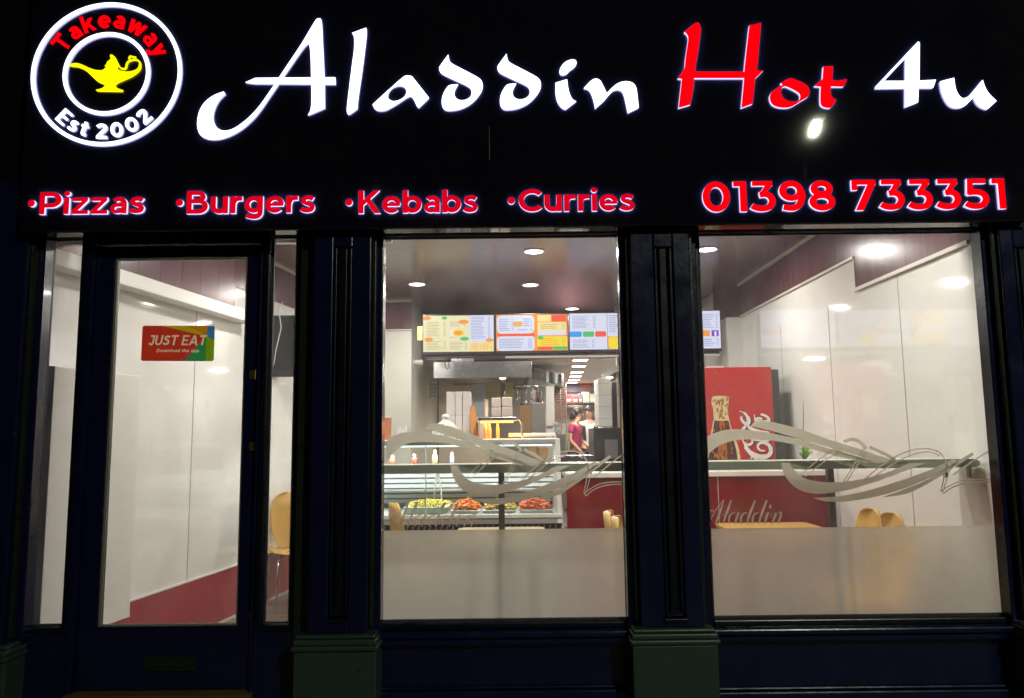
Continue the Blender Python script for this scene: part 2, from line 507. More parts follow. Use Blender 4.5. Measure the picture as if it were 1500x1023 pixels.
lampx, lampy, lampz = _p.x + _d.x * 2.34, _p.y - _d.y * 2.34, _p.z + _d.z * 2.34
sl = thing('street_lamp', 'tall grey street lamp with a glowing pale lantern across the road', 'street lamp', (lampx, lampy - .6, 0))
lm = mat('dark_grey_column_paint', (.03, .03, .032), .7, 0, var=.2)
MB().tube([(lampx, lampy - .6, 0), (lampx, lampy - .6, 1.2)], .09, 14).tube([(lampx, lampy - .6, 1.2), (lampx, lampy - .6, 6.6), (lampx, lampy - .5, 6.85), (lampx, lampy - .2, 6.9)], .05, 12).build('pole', lm, sl, smooth=True)
MB().box(lampx - .13, lampx + .13, lampy - .3, lampy + .3, lampz + .08, lampz + .2).build('lamp_housing', lm, sl, bevel=.04)
MB().box(lampx - .1, lampx + .1, lampy - .24, lampy + .24, lampz, lampz + .078).build('diffuser', emat('lamp_diffuser', (.93, 1.0, .70), 2.5), sl, bevel=.02)


def area_light(name, loc, power, size, col, parent=None, rot=(0, 0, 0), shape='DISK', spread=180):
    d = bpy.data.lights.new(name, 'AREA'); d.shape = shape; d.size = size; d.energy = power; d.color = col
    d.spread = R(spread)
    if shape in ('RECTANGLE', 'ELLIPSE'): d.size_y = size
    o = bpy.data.objects.new(name, d); C.objects.link(o)
    if parent:
        o.parent = parent
        o.location = Vector(loc) - parent.location
    else:
        o.location = loc
    o.rotation_euler = rot
    return o


area_light('lamp_light', (lampx, lampy, lampz - .03), 480, .08, (.95, 1.0, .74), sl, (R(40), 0, 0), 'RECTANGLE')
ll_ = [o for o in S.objects if o.name == 'lamp_light'][0]
ll_.data.size_y = .36

# ================================================================== SHOP BUILDING (front)
shop = thing('shop_building', 'navy and bottle green painted takeaway shopfront lit from within', 'building', (0, 0, 0))
YF = -.22                               # front of the fascia
fz0 = Z(750, 331, YF)                   # lower edge of the fascia
MB().box(-6, 6, -.10, .25, fz0 + .20, 6.5).box(-6, -3.2, -.08, .25, 0, fz0 + .02).box(3.2, 6, -.08, .25, 0, fz0 + .02).build('front_wall', mat('matte_black_soffit', (.004, .004, .006), .9, spec=.1), shop)
MB().box(-6, 6, 12.6, 12.8, -.1, 4.0).box(-6, -5.85, .25, 12.6, -.1, 4.0).box(5.85, 6, .25, 12.6, -.1, 4.0).box(-6, 6, .25, 12.8, 4.0, 4.1).build('outer_wall', brick, shop)

gz1 = Z(735, 347)       # top of the two big panes
gz0 = Z(738, 909)       # their bottom
pz = 0.0


def win(x0, x1, z0, z1, ztop_frost, name, label, sill=True):
    fr = MB()
    t = .02
    for (a, b, c, d) in [(x0 - .035, x0, z0 - .03, z1 + .03), (x1, x1 + .035, z0 - .03, z1 + .03), (x0, x1, z1, z1 + .03), (x0, x1, z0 - .03, z0)]:
        fr.box(a, b, -.05, .012, c, d)
    w = fr.build('window', navy2, shop, bevel=.006)
    tag(w, label)
    MB().box(x0 + .001, x1 - .001, 0, .006, z0 + .001, z1 - .001).build('pane', glass, w)
    b = MB()
    for (a, bb, c, d) in [(x0 + .001, x0 + .012, z0 + .002, z1 - .002), (x1 - .012, x1 - .001, z0 + .002, z1 - .002), (x0 + .0125, x1 - .0125, z1 - .012, z1 - .002), (x0 + .0125, x1 - .0125, z0 + .002, z0 + .012)]:
        b.box(a, bb, -.016, -.001, c, d)
    b.build('glazing_bead', mat('grey_blue_bead', (.05, .05, .075), .5, var=.15), w)
    return w


XmL, XmR = (X(562, 347) + X(558, 908)) / 2, (X(905, 343) + X(919, 905)) / 2
XrL, XrR = (X(1020, 349) + X(1042, 902)) / 2, (X(1436, 343) + X(1482, 898)) / 2
wm = win(XmL, XmR, gz0, gz1, 0, 'm', 'large middle window with frosted lower part')
wr = win(XrL, XrR, gz0, gz1, 0, 'r', 'large right window with frosted lower part')
for (w, a, b, fzt) in [(wm, XmL, XmR, Z(740, 776)), (wr, XrL, XrR, Z(1250, 772.5))]:
    MB().add([(a + .002, .010, gz0 + .002), (b - .002, .010, gz0 + .002), (b - .002, .010, fzt), (a + .002, .010, fzt)], [(0, 1, 2, 3)]).build('frosted_film', film, w)

# swirl decals traced once, placed in both panes
SW = []
def q8(pts): return [(1030 + p[0] / 3.3333, 600 + p[1] / 3.3333) + tuple(p[2:]) for p in pts]
SW.append(smooth(q8([(8, 150), (60, 115), (140, 97), (260, 105), (400, 130), (520, 160), (640, 198), (740, 228), (830, 250, 1), (800, 262, 1), (640, 225), (520, 190), (400, 162), (300, 148), (180, 148), (100, 168), (50, 198), (8, 242, 1)]), 4))
SW.append(smooth(q8([(235, 82, 1), (262, 58), (340, 62), (480, 98), (620, 148), (760, 190), (850, 222), (945, 250, 1), (870, 262, 1), (740, 220), (600, 180), (450, 138), (350, 108)]), 4))
SW.append(smooth(q8([(385, 262, 1), (395, 310), (430, 362), (490, 400), (570, 413), (690, 398), (820, 362), (960, 312), (1090, 262, 1), (1010, 262, 1), (900, 308), (780, 340), (660, 356), (560, 352), (490, 332), (440, 290, 1), (425, 262, 1)]), 4))
SW.append(smooth(q8([(540, 432, 1), (660, 425), (800, 398), (960, 350), (1100, 300), (1230, 240, 1), (1250, 262, 1), (1120, 330), (980, 388), (840, 428), (700, 450), (600, 450)]), 4))
SW.append(smooth(q8([(875, 430, 1), (980, 392), (1100, 342), (1220, 268), (1318, 210, 1), (1326, 222, 1), (1240, 278), (1120, 352), (1000, 412)]), 4))
for path, w in [([(688, 158), (735, 146), (775, 165), (800, 192)], 16), ([(815, 184), (880, 212), (940, 246)], 16),
                ([(480, 318), (560, 252), (640, 190)], 5), ([(500, 330), (590, 258), (665, 205)], 5),
                ([(690, 352), (730, 288), (790, 185)], 5), ([(704, 352), (742, 295), (800, 205)], 5),
                ([(790, 345), (860, 285), (930, 240), (1010, 202), (1090, 192), (1150, 205), (1185, 245), (1190, 290), (1165, 400)], 6),
                ([(820, 345), (890, 292), (970, 245), (1050, 215), (1110, 208), (1160, 226)], 6),
                ([(1165, 402), (1200, 378), (1260, 352), (1340, 342), (1455, 345)], 5),
                ([(1178, 412), (1215, 385), (1270, 364), (1345, 354), (1455, 356)], 6),
                ([(1172, 410), (1196, 340), (1222, 262)], 5),
                ([(1225, 320), (1290, 275), (1360, 228), (1435, 186)], 7),
                ([(640, 195), (720, 222), (800, 245), (870, 262)], 10)]:
    SW.append(ribbon(smooth(q8(path), 4, False), w / 3.3333))
for (w, fx, lim) in [(wr, lambda x: x, (XrL, XrR)), (wm, lambda x: 622 + (x - 1100) * .835, (XmL, XmR))]:
    mb = MB()
    dyp = 0 if w is wr else 2.5
    for k, sh in enumerate(SW):
        pts = []
        for (a, b) in sh:
            p = P(fx(a), b + dyp + (0 if w is wr else .0113 * (a - fx(a)) * .2))
            pts.append((min(max(p.x, lim[0] + .004), lim[1] - .004), p.z))
        mb.prism(pts, .0075 + k * .00012, .0076 + k * .00012)
    mb.build('swirl_decal', decal, w)
# small script name in vinyl
def q9(pts): return [(1030 + a / 9.375, 725 + b / 9.375) for a, b in pts]
NM = [([(78, 388), (150, 260), (225, 150), (288, 72)], [5, 7, 9, 12]), ([(290, 76), (245, 220), (205, 330), (170, 412)], [10, 26, 34, 20]),
      ([(98, 305), (88, 255), (110, 220), (145, 222), (152, 270), (120, 330), (150, 370)], [4, 12, 16, 10, 7, 5, 5]),
      ([(392, 78), (345, 210), (300, 330), (282, 412)], [24, 32, 32, 12]), ([(240, 330), (290, 250)], 5),
      ([(445, 250), (400, 262), (365, 310), (362, 370), (372, 405)], [8, 18, 30, 26, 8]), ([(498, 245), (470, 310), (452, 370), (450, 412)], [26, 32, 30, 8]),
      ([(610, 250), (560, 262), (528, 310), (525, 370), (536, 405)], [8, 18, 30, 26, 8]), ([(722, 78), (670, 210), (625, 330), (612, 410)], [24, 32, 32, 10]),
      ([(770, 250), (722, 262), (690, 310), (688, 370), (700, 405)], [8, 18, 30, 26, 8]), ([(882, 78), (832, 210), (790, 330), (775, 410)], [24, 32, 32, 10]),
      ([(905, 245), (878, 310), (862, 370), (862, 410)], [26, 32, 30, 8]), ([(932, 140), (928, 190)], [26, 22]),
      ([(960, 250), (935, 320)], 5), ([(1010, 248), (985, 320), (950, 405)], [24, 32, 18]), ([(1000, 330), (1040, 255), (1075, 245), (1078, 290), (1050, 350), (1042, 408)], [5, 8, 20, 30, 28, 8]), ([(830, 330), (880, 255)], 5), ([(450, 330), (500, 262)], 5)]
for (w, fx, dy) in [(wr, lambda x: x, 0), (wm, lambda x: 572 + (x - 1038) * 1.15, 3)]:
    mb = MB()
    k = 0
    for path, ww in NM:
        if isinstance(ww, (int, float)): ww = [ww] * len(path)
        pp = smooth(q9(path), 3, False)
        wi = [ww[min(int(i / 3), len(ww) - 1)] + (ww[min(int(i / 3) + 1, len(ww) - 1)] - ww[min(int(i / 3), len(ww) - 1)]) * (i % 3) / 3 for i in range(len(pp))]
        pts = [(p.x, p.z) for p in (P(fx(a), b + dy) for a, b in ribbon(pp, [v / 9.375 for v in wi]))]
        mb.prism(pts, .0075 + k * .00012, .0076 + k * .00012); k += 1
    mb.build('name_decal', decal, w)

# left door bay --------------------------------------------------
slz1 = Z(100, 351); slz0 = Z(75, 917)
XsL0, XsL1 = (X(78, 350) + X(48, 917)) / 2, (X(127, 350) + X(99, 917)) / 2
XsR0, XsR1 = (X(402, 350) + X(385, 910)) / 2, (X(437, 350) + X(428, 910)) / 2
w1 = win(XsL0, XsL1, slz0, slz1, 0, 's', 'narrow sidelight left of the door')
w2 = win(XsR0, XsR1, slz0, slz1, 0, 's', 'narrow sidelight right of the door')
dX0, dX1 = (X(150, 379, -.01) + X(120, 915, -.01)) / 2 + .0, X(378, 640, -.01)
dX0 = X(132, 640, -.01)
gX0, gX1 = (X(172.7, 380) + X(147, 915)) / 2, (X(365, 380) + X(352, 915)) / 2
dz1g, dz0g = Z(268, 379), Z(250, 916)
dztop = Z(268, 362); dzbot = Z(240, 1008)
door = MB()
door.box(dX0, gX0, -.03, .03, dzbot, dztop).box(gX1, dX1, -.03, .03, dzbot, dztop)
door.box(gX0, gX1, -.03, .03, dz1g, dztop).box(gX0, gX1, -.03, .03, dzbot, dz0g)
door.box(gX0 + .06, gX1 - .06, -.036, -.0301, dzbot + .07, dz0g - .06)
door = door.build('door', blue, shop, bevel=.005)
MB().box(gX0 + .001, gX1 - .001, -.003, .003, dz0g + .001, dz1g - .001).build('pane', glass, door)
bd = MB()
for (a, b, c, d) in [(gX0 + .001, gX0 + .012, dz0g + .002, dz1g - .002), (gX1 - .012, gX1 - .001, dz0g + .002, dz1g - .002), (gX0 + .0125, gX1 - .0125, dz1g - .012, dz1g - .002), (gX0 + .0125, gX1 - .0125, dz0g + .002, dz0g + .010)]:
    bd.box(a, b, -.02, -.004, c, d)
bd.build('glazing_bead', mat('pale_putty_bead', (.30, .27, .22), .5), door)
lbx, lbz = X(250, 968, -.04), Z(250, 972, -.04)
MB().box(lbx - .13, lbx + .13, -.048, -.0365, lbz - .035, lbz + .035).box(lbx - .11, lbx + .11, -.053, -.0485, lbz - .018, lbz + .018).build('letterbox', dgreen, door, bevel=.004)
for hy in (549, 654, 905):
    hx, hz = X(369, hy, -.03), Z(369, hy, -.03)
    MB().box(hx - .012, hx + .016, -.036, -.0305, hz - .022, hz + .022).tube([(hx + .02, -.036, hz - .024), (hx + .02, -.036, hz + .024)], .006, 8).build('hinge', brass, door)
MB().box(dX0 - .02, dX1 + .02, -.10, .04, .02, dzbot - .006).build('threshold', mat('worn_ochre_step', (.14, .09, .025), .6, var=.4, scale=12, bump=.3), door)
# frame of the door bay
zt = Z(250, 342)
fr = MB()
fr.box(XsL1 + .036, dX0 - .003, -.06, .06, 0, zt - .001).box(dX1 + .003, XsR0 - .036, -.06, .06, 0, zt - .001)
fr.box(dX0 - .0025, dX1 + .0025, -.06, .06, dztop + .004, zt - .001)
fr.box(XsL0 - .28, XsL0 - .036, -.06, .06, 0, zt - .001)
fr.box(XsR1 + .036, X(460, 640, -.05), -.06, .06, 0, zt - .001)
for a, b in [(XsL0, XsL1), (XsR0, XsR1)]:
    fr.box(a - .0355, b + .0355, -.05, .05, 0, slz0 - .031)
    fr.box(a + .01, b - .01, -.058, -.0501, .12, slz0 - .09)
    fr.box(a - .0355, b + .0355, -.05, .05, slz1 + .031, zt - .001)
fr.build('door_frame', blue, shop, bevel=.008)
# transom bar, and the slot of glass over it that shows beneath the fascia
xa, xb = XsL0 - .3, X(1455, 640)
MB().box(xa, X(460, 640), -.085, .05, zt, zt + .012).build('transom_bar', mat('worn_tan_bar', (.10, .075, .05), .45, var=.4, scale=20), shop, bevel=.005)
MB().box(X(548, 640), X(1460, 640), -.06, .05, gz1 + .0305, gz1 + .05).build('window_head', navy2, shop, bevel=.005)
bars = [(XsL0 - .3, X(90, 338)), (X(130, 338), X(178, 338)), (X(275, 338), X(400, 338)), (X(437, 338), X(560, 338)), (X(905, 338), X(1460, 338))]
for a, b in bars: MB().box(a, b, -.04, .04, (zt + .0125) if a < 1 else gz1 + .0505, fz0 + .35).build('transom_frame', navy2, shop)
for a, b in zip([q[1] for q in bars[:-1]], [q[0] for q in bars[1:]]): MB().box(a + .001, b - .001, 0, .005, gz1 + .051 if a > -1.2 else zt + .014, fz0 + .35).build('transom_pane', glass, shop)
MB().box(XsL0 - .3, X(560, 338), .3, .34, gz1 + .06, gz1 + .55).build('transom_pelmet', white_clad, shop)

# stallrisers
for (a, b) in [(XmL, XmR), (XrL, XrR)]:
    st_ = MB()
    st_.box(a - .034, b + .034, -.045, .05, 0, gz0 - .031)
    st_.box(a - .034, b + .034, -.105, -.0455, gz0 - .062, gz0 - .031)        # sill
    st_.box(a - .034, b + .034, -.085, -.0455, gz0 - .10, gz0 - .063)
    zz = Z((730 if a < 0 else 1250), 1011, -.06)
    st_.box(a - .034, b + .034, -.075, -.0455, zz - .05, zz)
    st_.box(a - .034, b + .034, -.062, -.0455, zz + .001, zz + .018)
    st_.box(a - .034, b + .034, -.095, -.0455, 0, zz - .051)
    st_.build('stallriser', blue, shop, bevel=.008)

# pilasters --------------------------------------------------------
def pilaster(pxl, pxr, pfl, pfr, ybase, name_label, top_py=345):
    "px bounds of shaft at mid height; px bounds of recessed flute"
    Yp = -.16
    x0, x1 = X(pxl, 640, Yp), X(pxr, 640, Yp)
    f0, f1 = X(pfl, 640, Yp), X(pfr, 640, Yp)
    zb = Z((pxl + pxr) / 2, ybase, Yp - .03)
    mb = MB()
    zf0 = Z((pfl + pfr) / 2, 908 if pxl > 100 else 915, Yp); zf1 = Z((pfl + pfr) / 2, 362, Yp)
    top = fz0 + .3
    mb.box(x0, f0, Yp, .0, zb, top).box(f1, x1, Yp, .0, zb, top).box(f0, f1, Yp, 0, zb, zf0).box(f0, f1, Yp, 0, zf1, top)
    mb.box(f0, f1, Yp + .035, 0, zf0, zf1)
    mb.box(x0 - .05, x0 - .0005, Yp + .07, .0, 0, top).box(x1 + .0005, x1 + .05, Yp + .07, 0, 0, top)
    o = mb.build('pilaster', blue, shop, bevel=.006)
    # raised moulding round and inside the flute
    m2 = MB()
    c = (f0 + f1) / 2; hw = (f1 - f0) / 2
    m2.box(f0 + .004, f0 + .018, Yp + .005, Yp + .0345, zf0 + .02, zf1 - .004).box(f1 - .018, f1 - .004, Yp + .005, Yp + .0345, zf0 + .02, zf1 - .004)
    m2.box(c - .018, c + .018, Yp + .012, Yp + .0345, zf0 + .05, zf1 - .004)
    m2.box(f0 - .008, f1 + .008, Yp - .014, Yp - .0005, zf0 - .012, zf0 + .006)
    m2.prism([(c - hw * .8, zf0 + .018), (c + hw * .8, zf0 + .018), (c + .015, zf0 + .05), (c - .015, zf0 + .05)], Yp + .001, Yp + .03)
    m2.build('flute_moulding', navy2, o, bevel=.003)
    m3 = MB()
    m3.box(x0 - .052, x1 + .052, Yp - .045, 0, 0, zb - .07)
    m3.box(x0 - .062, x1 + .062, Yp - .058, 0, zb - .069, zb - .045).box(x0 - .054, x1 + .054, Yp - .05, 0, zb - .044, zb - .018).box(x0 - .044, x1 + .044, Yp - .036, 0, zb - .017, zb)
    m3.build('plinth', green, o, bevel=.007)
    m4 = MB()
    for (a, b) in [(x0 - .02, x0 - .001), (x1 + .001, x1 + .02)]: m4.box(a, b, Yp + .03, Yp + .068, zb + .02, top)
    m4.build('edge_bead', dgreen, o, bevel=.004)
    return o


pilaster(455, 541, 484, 513, 931, '')
pilaster(931, 1021, 966, 995, 922, '')
pilaster(-75, 22, -60, -25, 948, '')
pilaster(1489, 1580, 1510, 1540, 915, '')
# dark posts that close the gap between frames and pilasters
for a, b, y in [(X(437, 640, -.05), X(560, 640) - .036, -.08), (XmR + .036, XrL - .036, -.08), (XrR + .036, 3.3, -.08), (-3.3, XsL0 - .0362, -.07)]:
    MB().box(a, b, y, .04, 0, fz0 + .3).build('window_post', dgreen, shop, bevel=.006)

# ================================================================== FASCIA SIGN
sign = thing('fascia_sign', 'long black shop fascia with glowing white and red lettering and round lamp emblem', 'sign', (0, YF, fz0))
MB().box(X(36, 200, YF), X(1496, 200, YF), YF, -.101, fz0, 4.35).build('board', fascia_m, sign)
MB().box(X(36, 200, YF) - .02, X(1496, 200, YF) + .02, YF - .004, YF + .02, fz0 - .006, fz0 - .001).build('lower_trim', mat('dark_trim', (.008, .008, .010), .7, 0, var=.3, spec=.2), sign, bevel=.004)
xs = X(717, 215, YF)
MB().box(xs - .0012, xs + .0012, YF - .001, YF - .0002, Z(717, 235, YF), Z(717, 185, YF)).build('sheet_joint', mat('pale_scratch', (.2, .2, .22), .5), sign)
YL = YF - .013
LD = .008      # letter depth; a gap behind lets the added back glow out


def to_w(f): return lambda pts: [(lambda p: (p.x, p.z))(P(*f(q[0], q[1]), YL)) for q in pts]


def trace(pts, ox, oy, sc, n=4, dx=0, dy=0):
    sm_ = smooth(pts, n)
    out = []
    for a, b in sm_:
        p = P(ox + a / sc + dx, oy + b / sc + dy, YL)
        if not out or (abs(out[-1][0] - p.x) + abs(out[-1][1] - p.z)) > 1e-5: out.append((p.x, p.z))
    return out


def sign_letter(parent, shapes, mats):
    "shapes: list of (outline, holes)"
    mb = MB()
    for k, (o, hs) in enumerate(shapes): mb.prism(o, YL - k * 1.2e-4, YL + LD - k * 1.2e-4, 0, 1, hs, 2)
    return mb.build('letter', mats, parent)


c1 = (280, 20, 5.357); c2 = (540, 70, 7.5); c3 = (720, 70, 6.818); c4 = (985, 25, 5.769); c5 = (1275, 50, 7.5)
WM = [sign_white, edge_white, halo]; RM = [sign_red, edge_white, halo]; RD = [dim_red, edge_white, halo]
w_al = MB().box(X(300, 150, YF), X(930, 150, YF), YF + .001, YF + .004, Z(600, 150, YF), Z(600, 149, YF)).build('lettering', fascia_m, sign)
tag(w_al, 'white brush script word')
A_tail = [(1003, 38), (980, 48), (940, 112), (860, 245), (770, 380), (690, 500), (615, 612), (540, 718), (470, 798), (400, 858), (330, 903), (262, 920), (215, 905), (185, 872), (170, 822), (175, 770), (195, 715), (225, 668), (266, 630, 1), (255, 612, 1), (180, 640), (110, 692), (66, 760), (48, 840), (50, 900), (70, 950), (110, 978), (170, 988), (240, 980), (320, 950), (400, 902), (480, 832), (548, 750), (620, 645), (700, 528), (790, 395), (870, 280), (912, 236), (940, 232, 1), (1020, 220, 1), (1022, 60)]
A_stem = [(925, 232, 1), (935, 300), (940, 430), (942, 720), (915, 797, 1), (1048, 740, 1), (1046, 560), (1040, 400), (1030, 200), (1023, 70), (1003, 40), (985, 60), (940, 140)]
A_bar = [(425, 540, 1), (505, 505, 1), (1130, 500, 1), (1132, 553, 1), (500, 548, 1)]
sign_letter(w_al, [(trace(A_tail, *c1), []), (trace(A_stem, *c1), []), (trace(A_bar, *c1, n=1), [])], WM)
L_ = [(1262, 152, 1), (1370, 112, 1), (1376, 122), (1372, 200), (1345, 420), (1312, 650), (1303, 745, 1), (1242, 788), (1226, 780), (1222, 740), (1240, 580), (1265, 380), (1278, 280), (1280, 205), (1274, 172)]
sign_letter(w_al, [(trace(L_, *c1), [])], WM)
a_ = [(42, 625, 1), (200, 480), (370, 330), (420, 307), (468, 312), (500, 345), (662, 550, 1), (550, 657, 1), (530, 640), (500, 575), (465, 533), (420, 545), (330, 605), (240, 658), (180, 686), (110, 690), (68, 670)]
ah = [(210, 530), (225, 480), (270, 435), (340, 415), (395, 435), (415, 480), (400, 528), (350, 568), (280, 588), (228, 570)]
sign_letter(w_al, [(trace(a_, *c2), [trace(ah, *c2)])], WM)
d_ = [(775, 225), (790, 192), (875, 75, 1), (885, 130), (910, 170), (1010, 225), (1190, 320), (1240, 365), (1253, 420), (1237, 480), (1180, 560), (1100, 628), (1000, 673), (910, 688), (850, 685), (815, 655), (803, 600), (812, 530), (845, 460), (890, 412), (982, 402, 1), (950, 460), (941, 510), (962, 555), (1010, 577), (1070, 570), (1118, 537), (1132, 490), (1115, 442), (1060, 405), (960, 360), (820, 292), (785, 260)]
sign_letter(w_al, [(trace(d_, *c2), [])], WM)
sign_letter(w_al, [(trace(d_, *c2, dx=85.3, dy=-1.2), [])], WM)
i1 = [(680, 235), (690, 200), (730, 148), (795, 118), (838, 124), (848, 155), (830, 190), (780, 228), (745, 262), (710, 270), (686, 260)]
i2 = [(640, 350, 1), (755, 315, 1), (765, 400), (785, 470), (810, 515), (846, 535, 1), (740, 615, 1), (700, 595), (660, 540), (641, 460)]
sign_letter(w_al, [(trace(i1, *c3), []), (trace(i2, *c3), [])], WM)
n_ = [(922, 406, 1), (970, 352), (1010, 318), (1050, 310), (1085, 327), (1112, 372), (1152, 455, 1), (1210, 395), (1270, 352), (1340, 335), (1408, 350), (1445, 400), (1460, 500), (1470, 598, 1), (1363, 650, 1), (1350, 590), (1325, 482), (1300, 432), (1255, 418), (1200, 440), (1120, 530), (1035, 607, 1), (1028, 560), (1005, 480), (980, 430), (950, 410)]
sign_letter(w_al, [(trace(n_, *c3), [])], WM)
w_ho = MB().box(X(1000, 120, YF), X(1230, 120, YF), YF + .001, YF + .004, Z(1100, 120, YF), Z(1100, 119, YF)).build('lettering', fascia_m, sign)
tag(w_ho, 'red brush script word')
H1 = [(100, 128, 1), (195, 52), (225, 55), (240, 92), (235, 160), (215, 300), (190, 460), (178, 600), (150, 742, 1), (52, 770, 1), (80, 525, 1), (45, 520, 1), (100, 435), (110, 350), (130, 220), (133, 175), (120, 145)]
H2 = [(150, 462, 1), (640, 462, 1), (640, 518, 1), (150, 518, 1)]
H3 = [(650, 72, 1), (750, 50, 1), (735, 220), (714, 450, 1), (768, 455, 1), (700, 522, 1), (676, 735, 1), (582, 770, 1), (605, 520), (608, 440), (630, 240)]
sign_letter(w_ho, [(trace(H1, *c4), []), (trace(H2, *c4, n=1), []), (trace(H3, *c4), [])], RM)
o1 = [(912, 562, 1), (990, 520), (1040, 530), (1130, 572), (1158, 622), (1148, 670), (1080, 715), (995, 763), (905, 765), (845, 740), (822, 690), (832, 645), (870, 612), (928, 575)]
oh = [(950, 587), (1010, 610), (1068, 645), (1080, 680), (1058, 712), (1000, 715), (945, 690), (920, 650), (920, 612)]
sign_letter(w_ho, [(trace(o1, *c4), [trace(oh, *c4)])], RM)
t1 = [(1275, 420, 1), (1358, 415, 1), (1352, 530, 1), (1400, 540), (1478, 525, 1), (1445, 590, 1), (1340, 588, 1), (1340, 650), (1355, 682), (1388, 700, 1), (1340, 765), (1300, 768), (1265, 755), (1250, 720), (1252, 590, 1), (1200, 585, 1), (1268, 525, 1)]
sign_letter(w_ho, [(trace(t1, *c4), [])], RM)
w_4u = MB().box(X(1290, 120, YF), X(1450, 120, YF), YF + .001, YF + .004, Z(1370, 120, YF), Z(1370, 119, YF)).build('lettering', fascia_m, sign)
tag(w_4u, 'white brush script figure and letter')
f4 = [(60, 575, 1), (525, 82, 1), (543, 95, 1), (540, 512, 1), (722, 502, 1), (690, 590, 1), (530, 590, 1), (525, 748, 1), (385, 803, 1), (385, 592, 1), (60, 597, 1)]
f4h = [(150, 515, 1), (390, 260, 1), (388, 515, 1)]
sign_letter(w_4u, [(trace(f4, *c5, n=1), [trace(f4h, *c5, n=1)])], WM)
u_ = [(770, 520, 1), (920, 480, 1), (935, 580), (960, 650), (1000, 698), (1040, 703), (1090, 675), (1160, 595), (1235, 503, 1), (1265, 590), (1310, 660), (1387, 735, 1), (1285, 827, 1), (1220, 800), (1170, 755), (1137, 685, 1), (1080, 750), (1020, 798), (940, 810), (870, 780), (820, 710), (785, 620)]
sign_letter(w_4u, [(trace(u_, *c5), [])], WM)
# lower line
for txt, xl, xr, yb, yt, bx in [('Pizzas', 57, 211, 313.5, 281, 46), ('Burgers', 273, 461, 312.5, 279, 263), ('Kebabs', 525, 700, 312, 278.5, 511), ('Curries', 760, 930, 309.5, 276.5, 749)]:
    zb = Z((xl + xr) / 2, yb, YL); cap = Z((xl + xr) / 2, yt, YL) - zb
    wd = MB().box(X(xl, yb, YF), X(xr, yb, YF), YF + .001, YF + .004, zb, zb + .002).build('lettering', fascia_m, sign)
    tag(wd, 'small red bold word')
    word(txt, X(xl, yb, YL), X(xr, yb, YL), zb, cap, YL, LD, RD, wd, sp=.085)
    bp = P(bx, yb - 15.5, YL)
    MB().prism(arc(bp.x, bp.z, .018, .018, 0, 360, 20)[:-1], YL, YL + LD, 0, 1, (), 2).build('bullet', RD, wd)
wd = MB().box(X(1040, 300, YF), X(1460, 300, YF), YF + .001, YF + .004, Z(1250, 307, YF), Z(1250, 306, YF)).build('lettering', fascia_m, sign)
tag(wd, 'red telephone number')
zb = Z(1250, 308.5, YL); cap = Z(1250, 264, YL) - zb
word('01398', X(1029.5, 300, YL), X(1224, 300, YL), zb, cap, YL, LD, RM, wd, sp=.10)
word('733351', X(1249, 300, YL), X(1474, 300, YL), zb, cap, YL, LD, RM, wd, sp=.09)
# round emblem
ec = P(155.5, 107.5, YL); r_out = (X(263, 107, YL) - X(48, 107, YL)) / 2; r_in = (X(216, 107, YL) - X(94, 107, YL)) / 2
rw = .019
rnd = MB().prism(arc(ec.x, ec.z, r_out + rw / 2, r_out + rw / 2, 0, 360, 96)[:-1], YL, YL + LD, 0, 1, [arc(ec.x, ec.z, r_out - rw / 2, r_out - rw / 2, 0, 360, 96)[:-1]], 2).build('emblem_ring', WM, sign)
MB().prism(arc(ec.x, ec.z, r_in + rw / 2, r_in + rw / 2, 0, 360, 96)[:-1], YL, YL + LD, 0, 1, [arc(ec.x, ec.z, r_in - rw / 2, r_in - rw / 2, 0, 360, 96)[:-1]], 2).build('inner_ring', WM, rnd)


def arc_word(txt, a0, a1, base_r, cap, outward, mats, sp=.1, space=.3, kx=1.0):
    lst, w = widths(txt, sp, space)
    for ch, x in lst:
        cwid = G[ch][0]
        am = R(a0 + (a1 - a0) * (x + cwid / 2) / w)
        sc = abs(R(a1 - a0)) * (base_r + (cap * .15 if outward else -cap * .85)) / w * kx

        def f(u, v, am=am, sc=sc, cwid=cwid):
            du = (u - cwid / 2) * sc
            rad = base_r + v * cap if outward else base_r - v * cap
            tx, tz = (math.sin(am), -math.cos(am)) if outward else (-math.sin(am), math.cos(am))
            return (ec.x + rad * math.cos(am) + tx * du, ec.z + rad * math.sin(am) + tz * du)
        letter_mesh(ch, f, YL, LD, back=2).build('letter', mats, rnd)


arc_word('Takeaway', 153, 18, r_in + .036, .094, True, [sign_red, sign_red, MATS['red_letter_face']], sp=.10, kx=.95)
arc_word('Est 2002', 223, 317, r_out - .030, .078, False, WM, sp=.14, space=.34, kx=1.0)
Lb = [(115, 300, 1), (190, 264), (270, 262), (360, 290), (480, 345), (580, 376), (680, 380), (728, 352), (745, 325), (730, 300), (752, 288), (775, 235), (828, 190), (818, 130), (850, 116), (895, 148), (905, 190), (935, 250), (945, 315), (940, 345), (990, 382), (1090, 403), (1190, 393), (1262, 365), (1298, 325), (1308, 270, 1), (1342, 275, 1), (1336, 345), (1290, 412), (1180, 490), (1040, 553), (940, 600), (908, 642), (945, 682), (1038, 716, 1), (1020, 742, 1), (600, 735, 1), (578, 712, 1), (680, 685), (732, 640), (700, 615), (620, 578), (550, 520), (470, 440), (380, 370), (270, 325), (190, 318)]
mb = MB().prism(trace(Lb, 90, 70, 11.54), YL, YL + LD, 0, 0, (), 1)
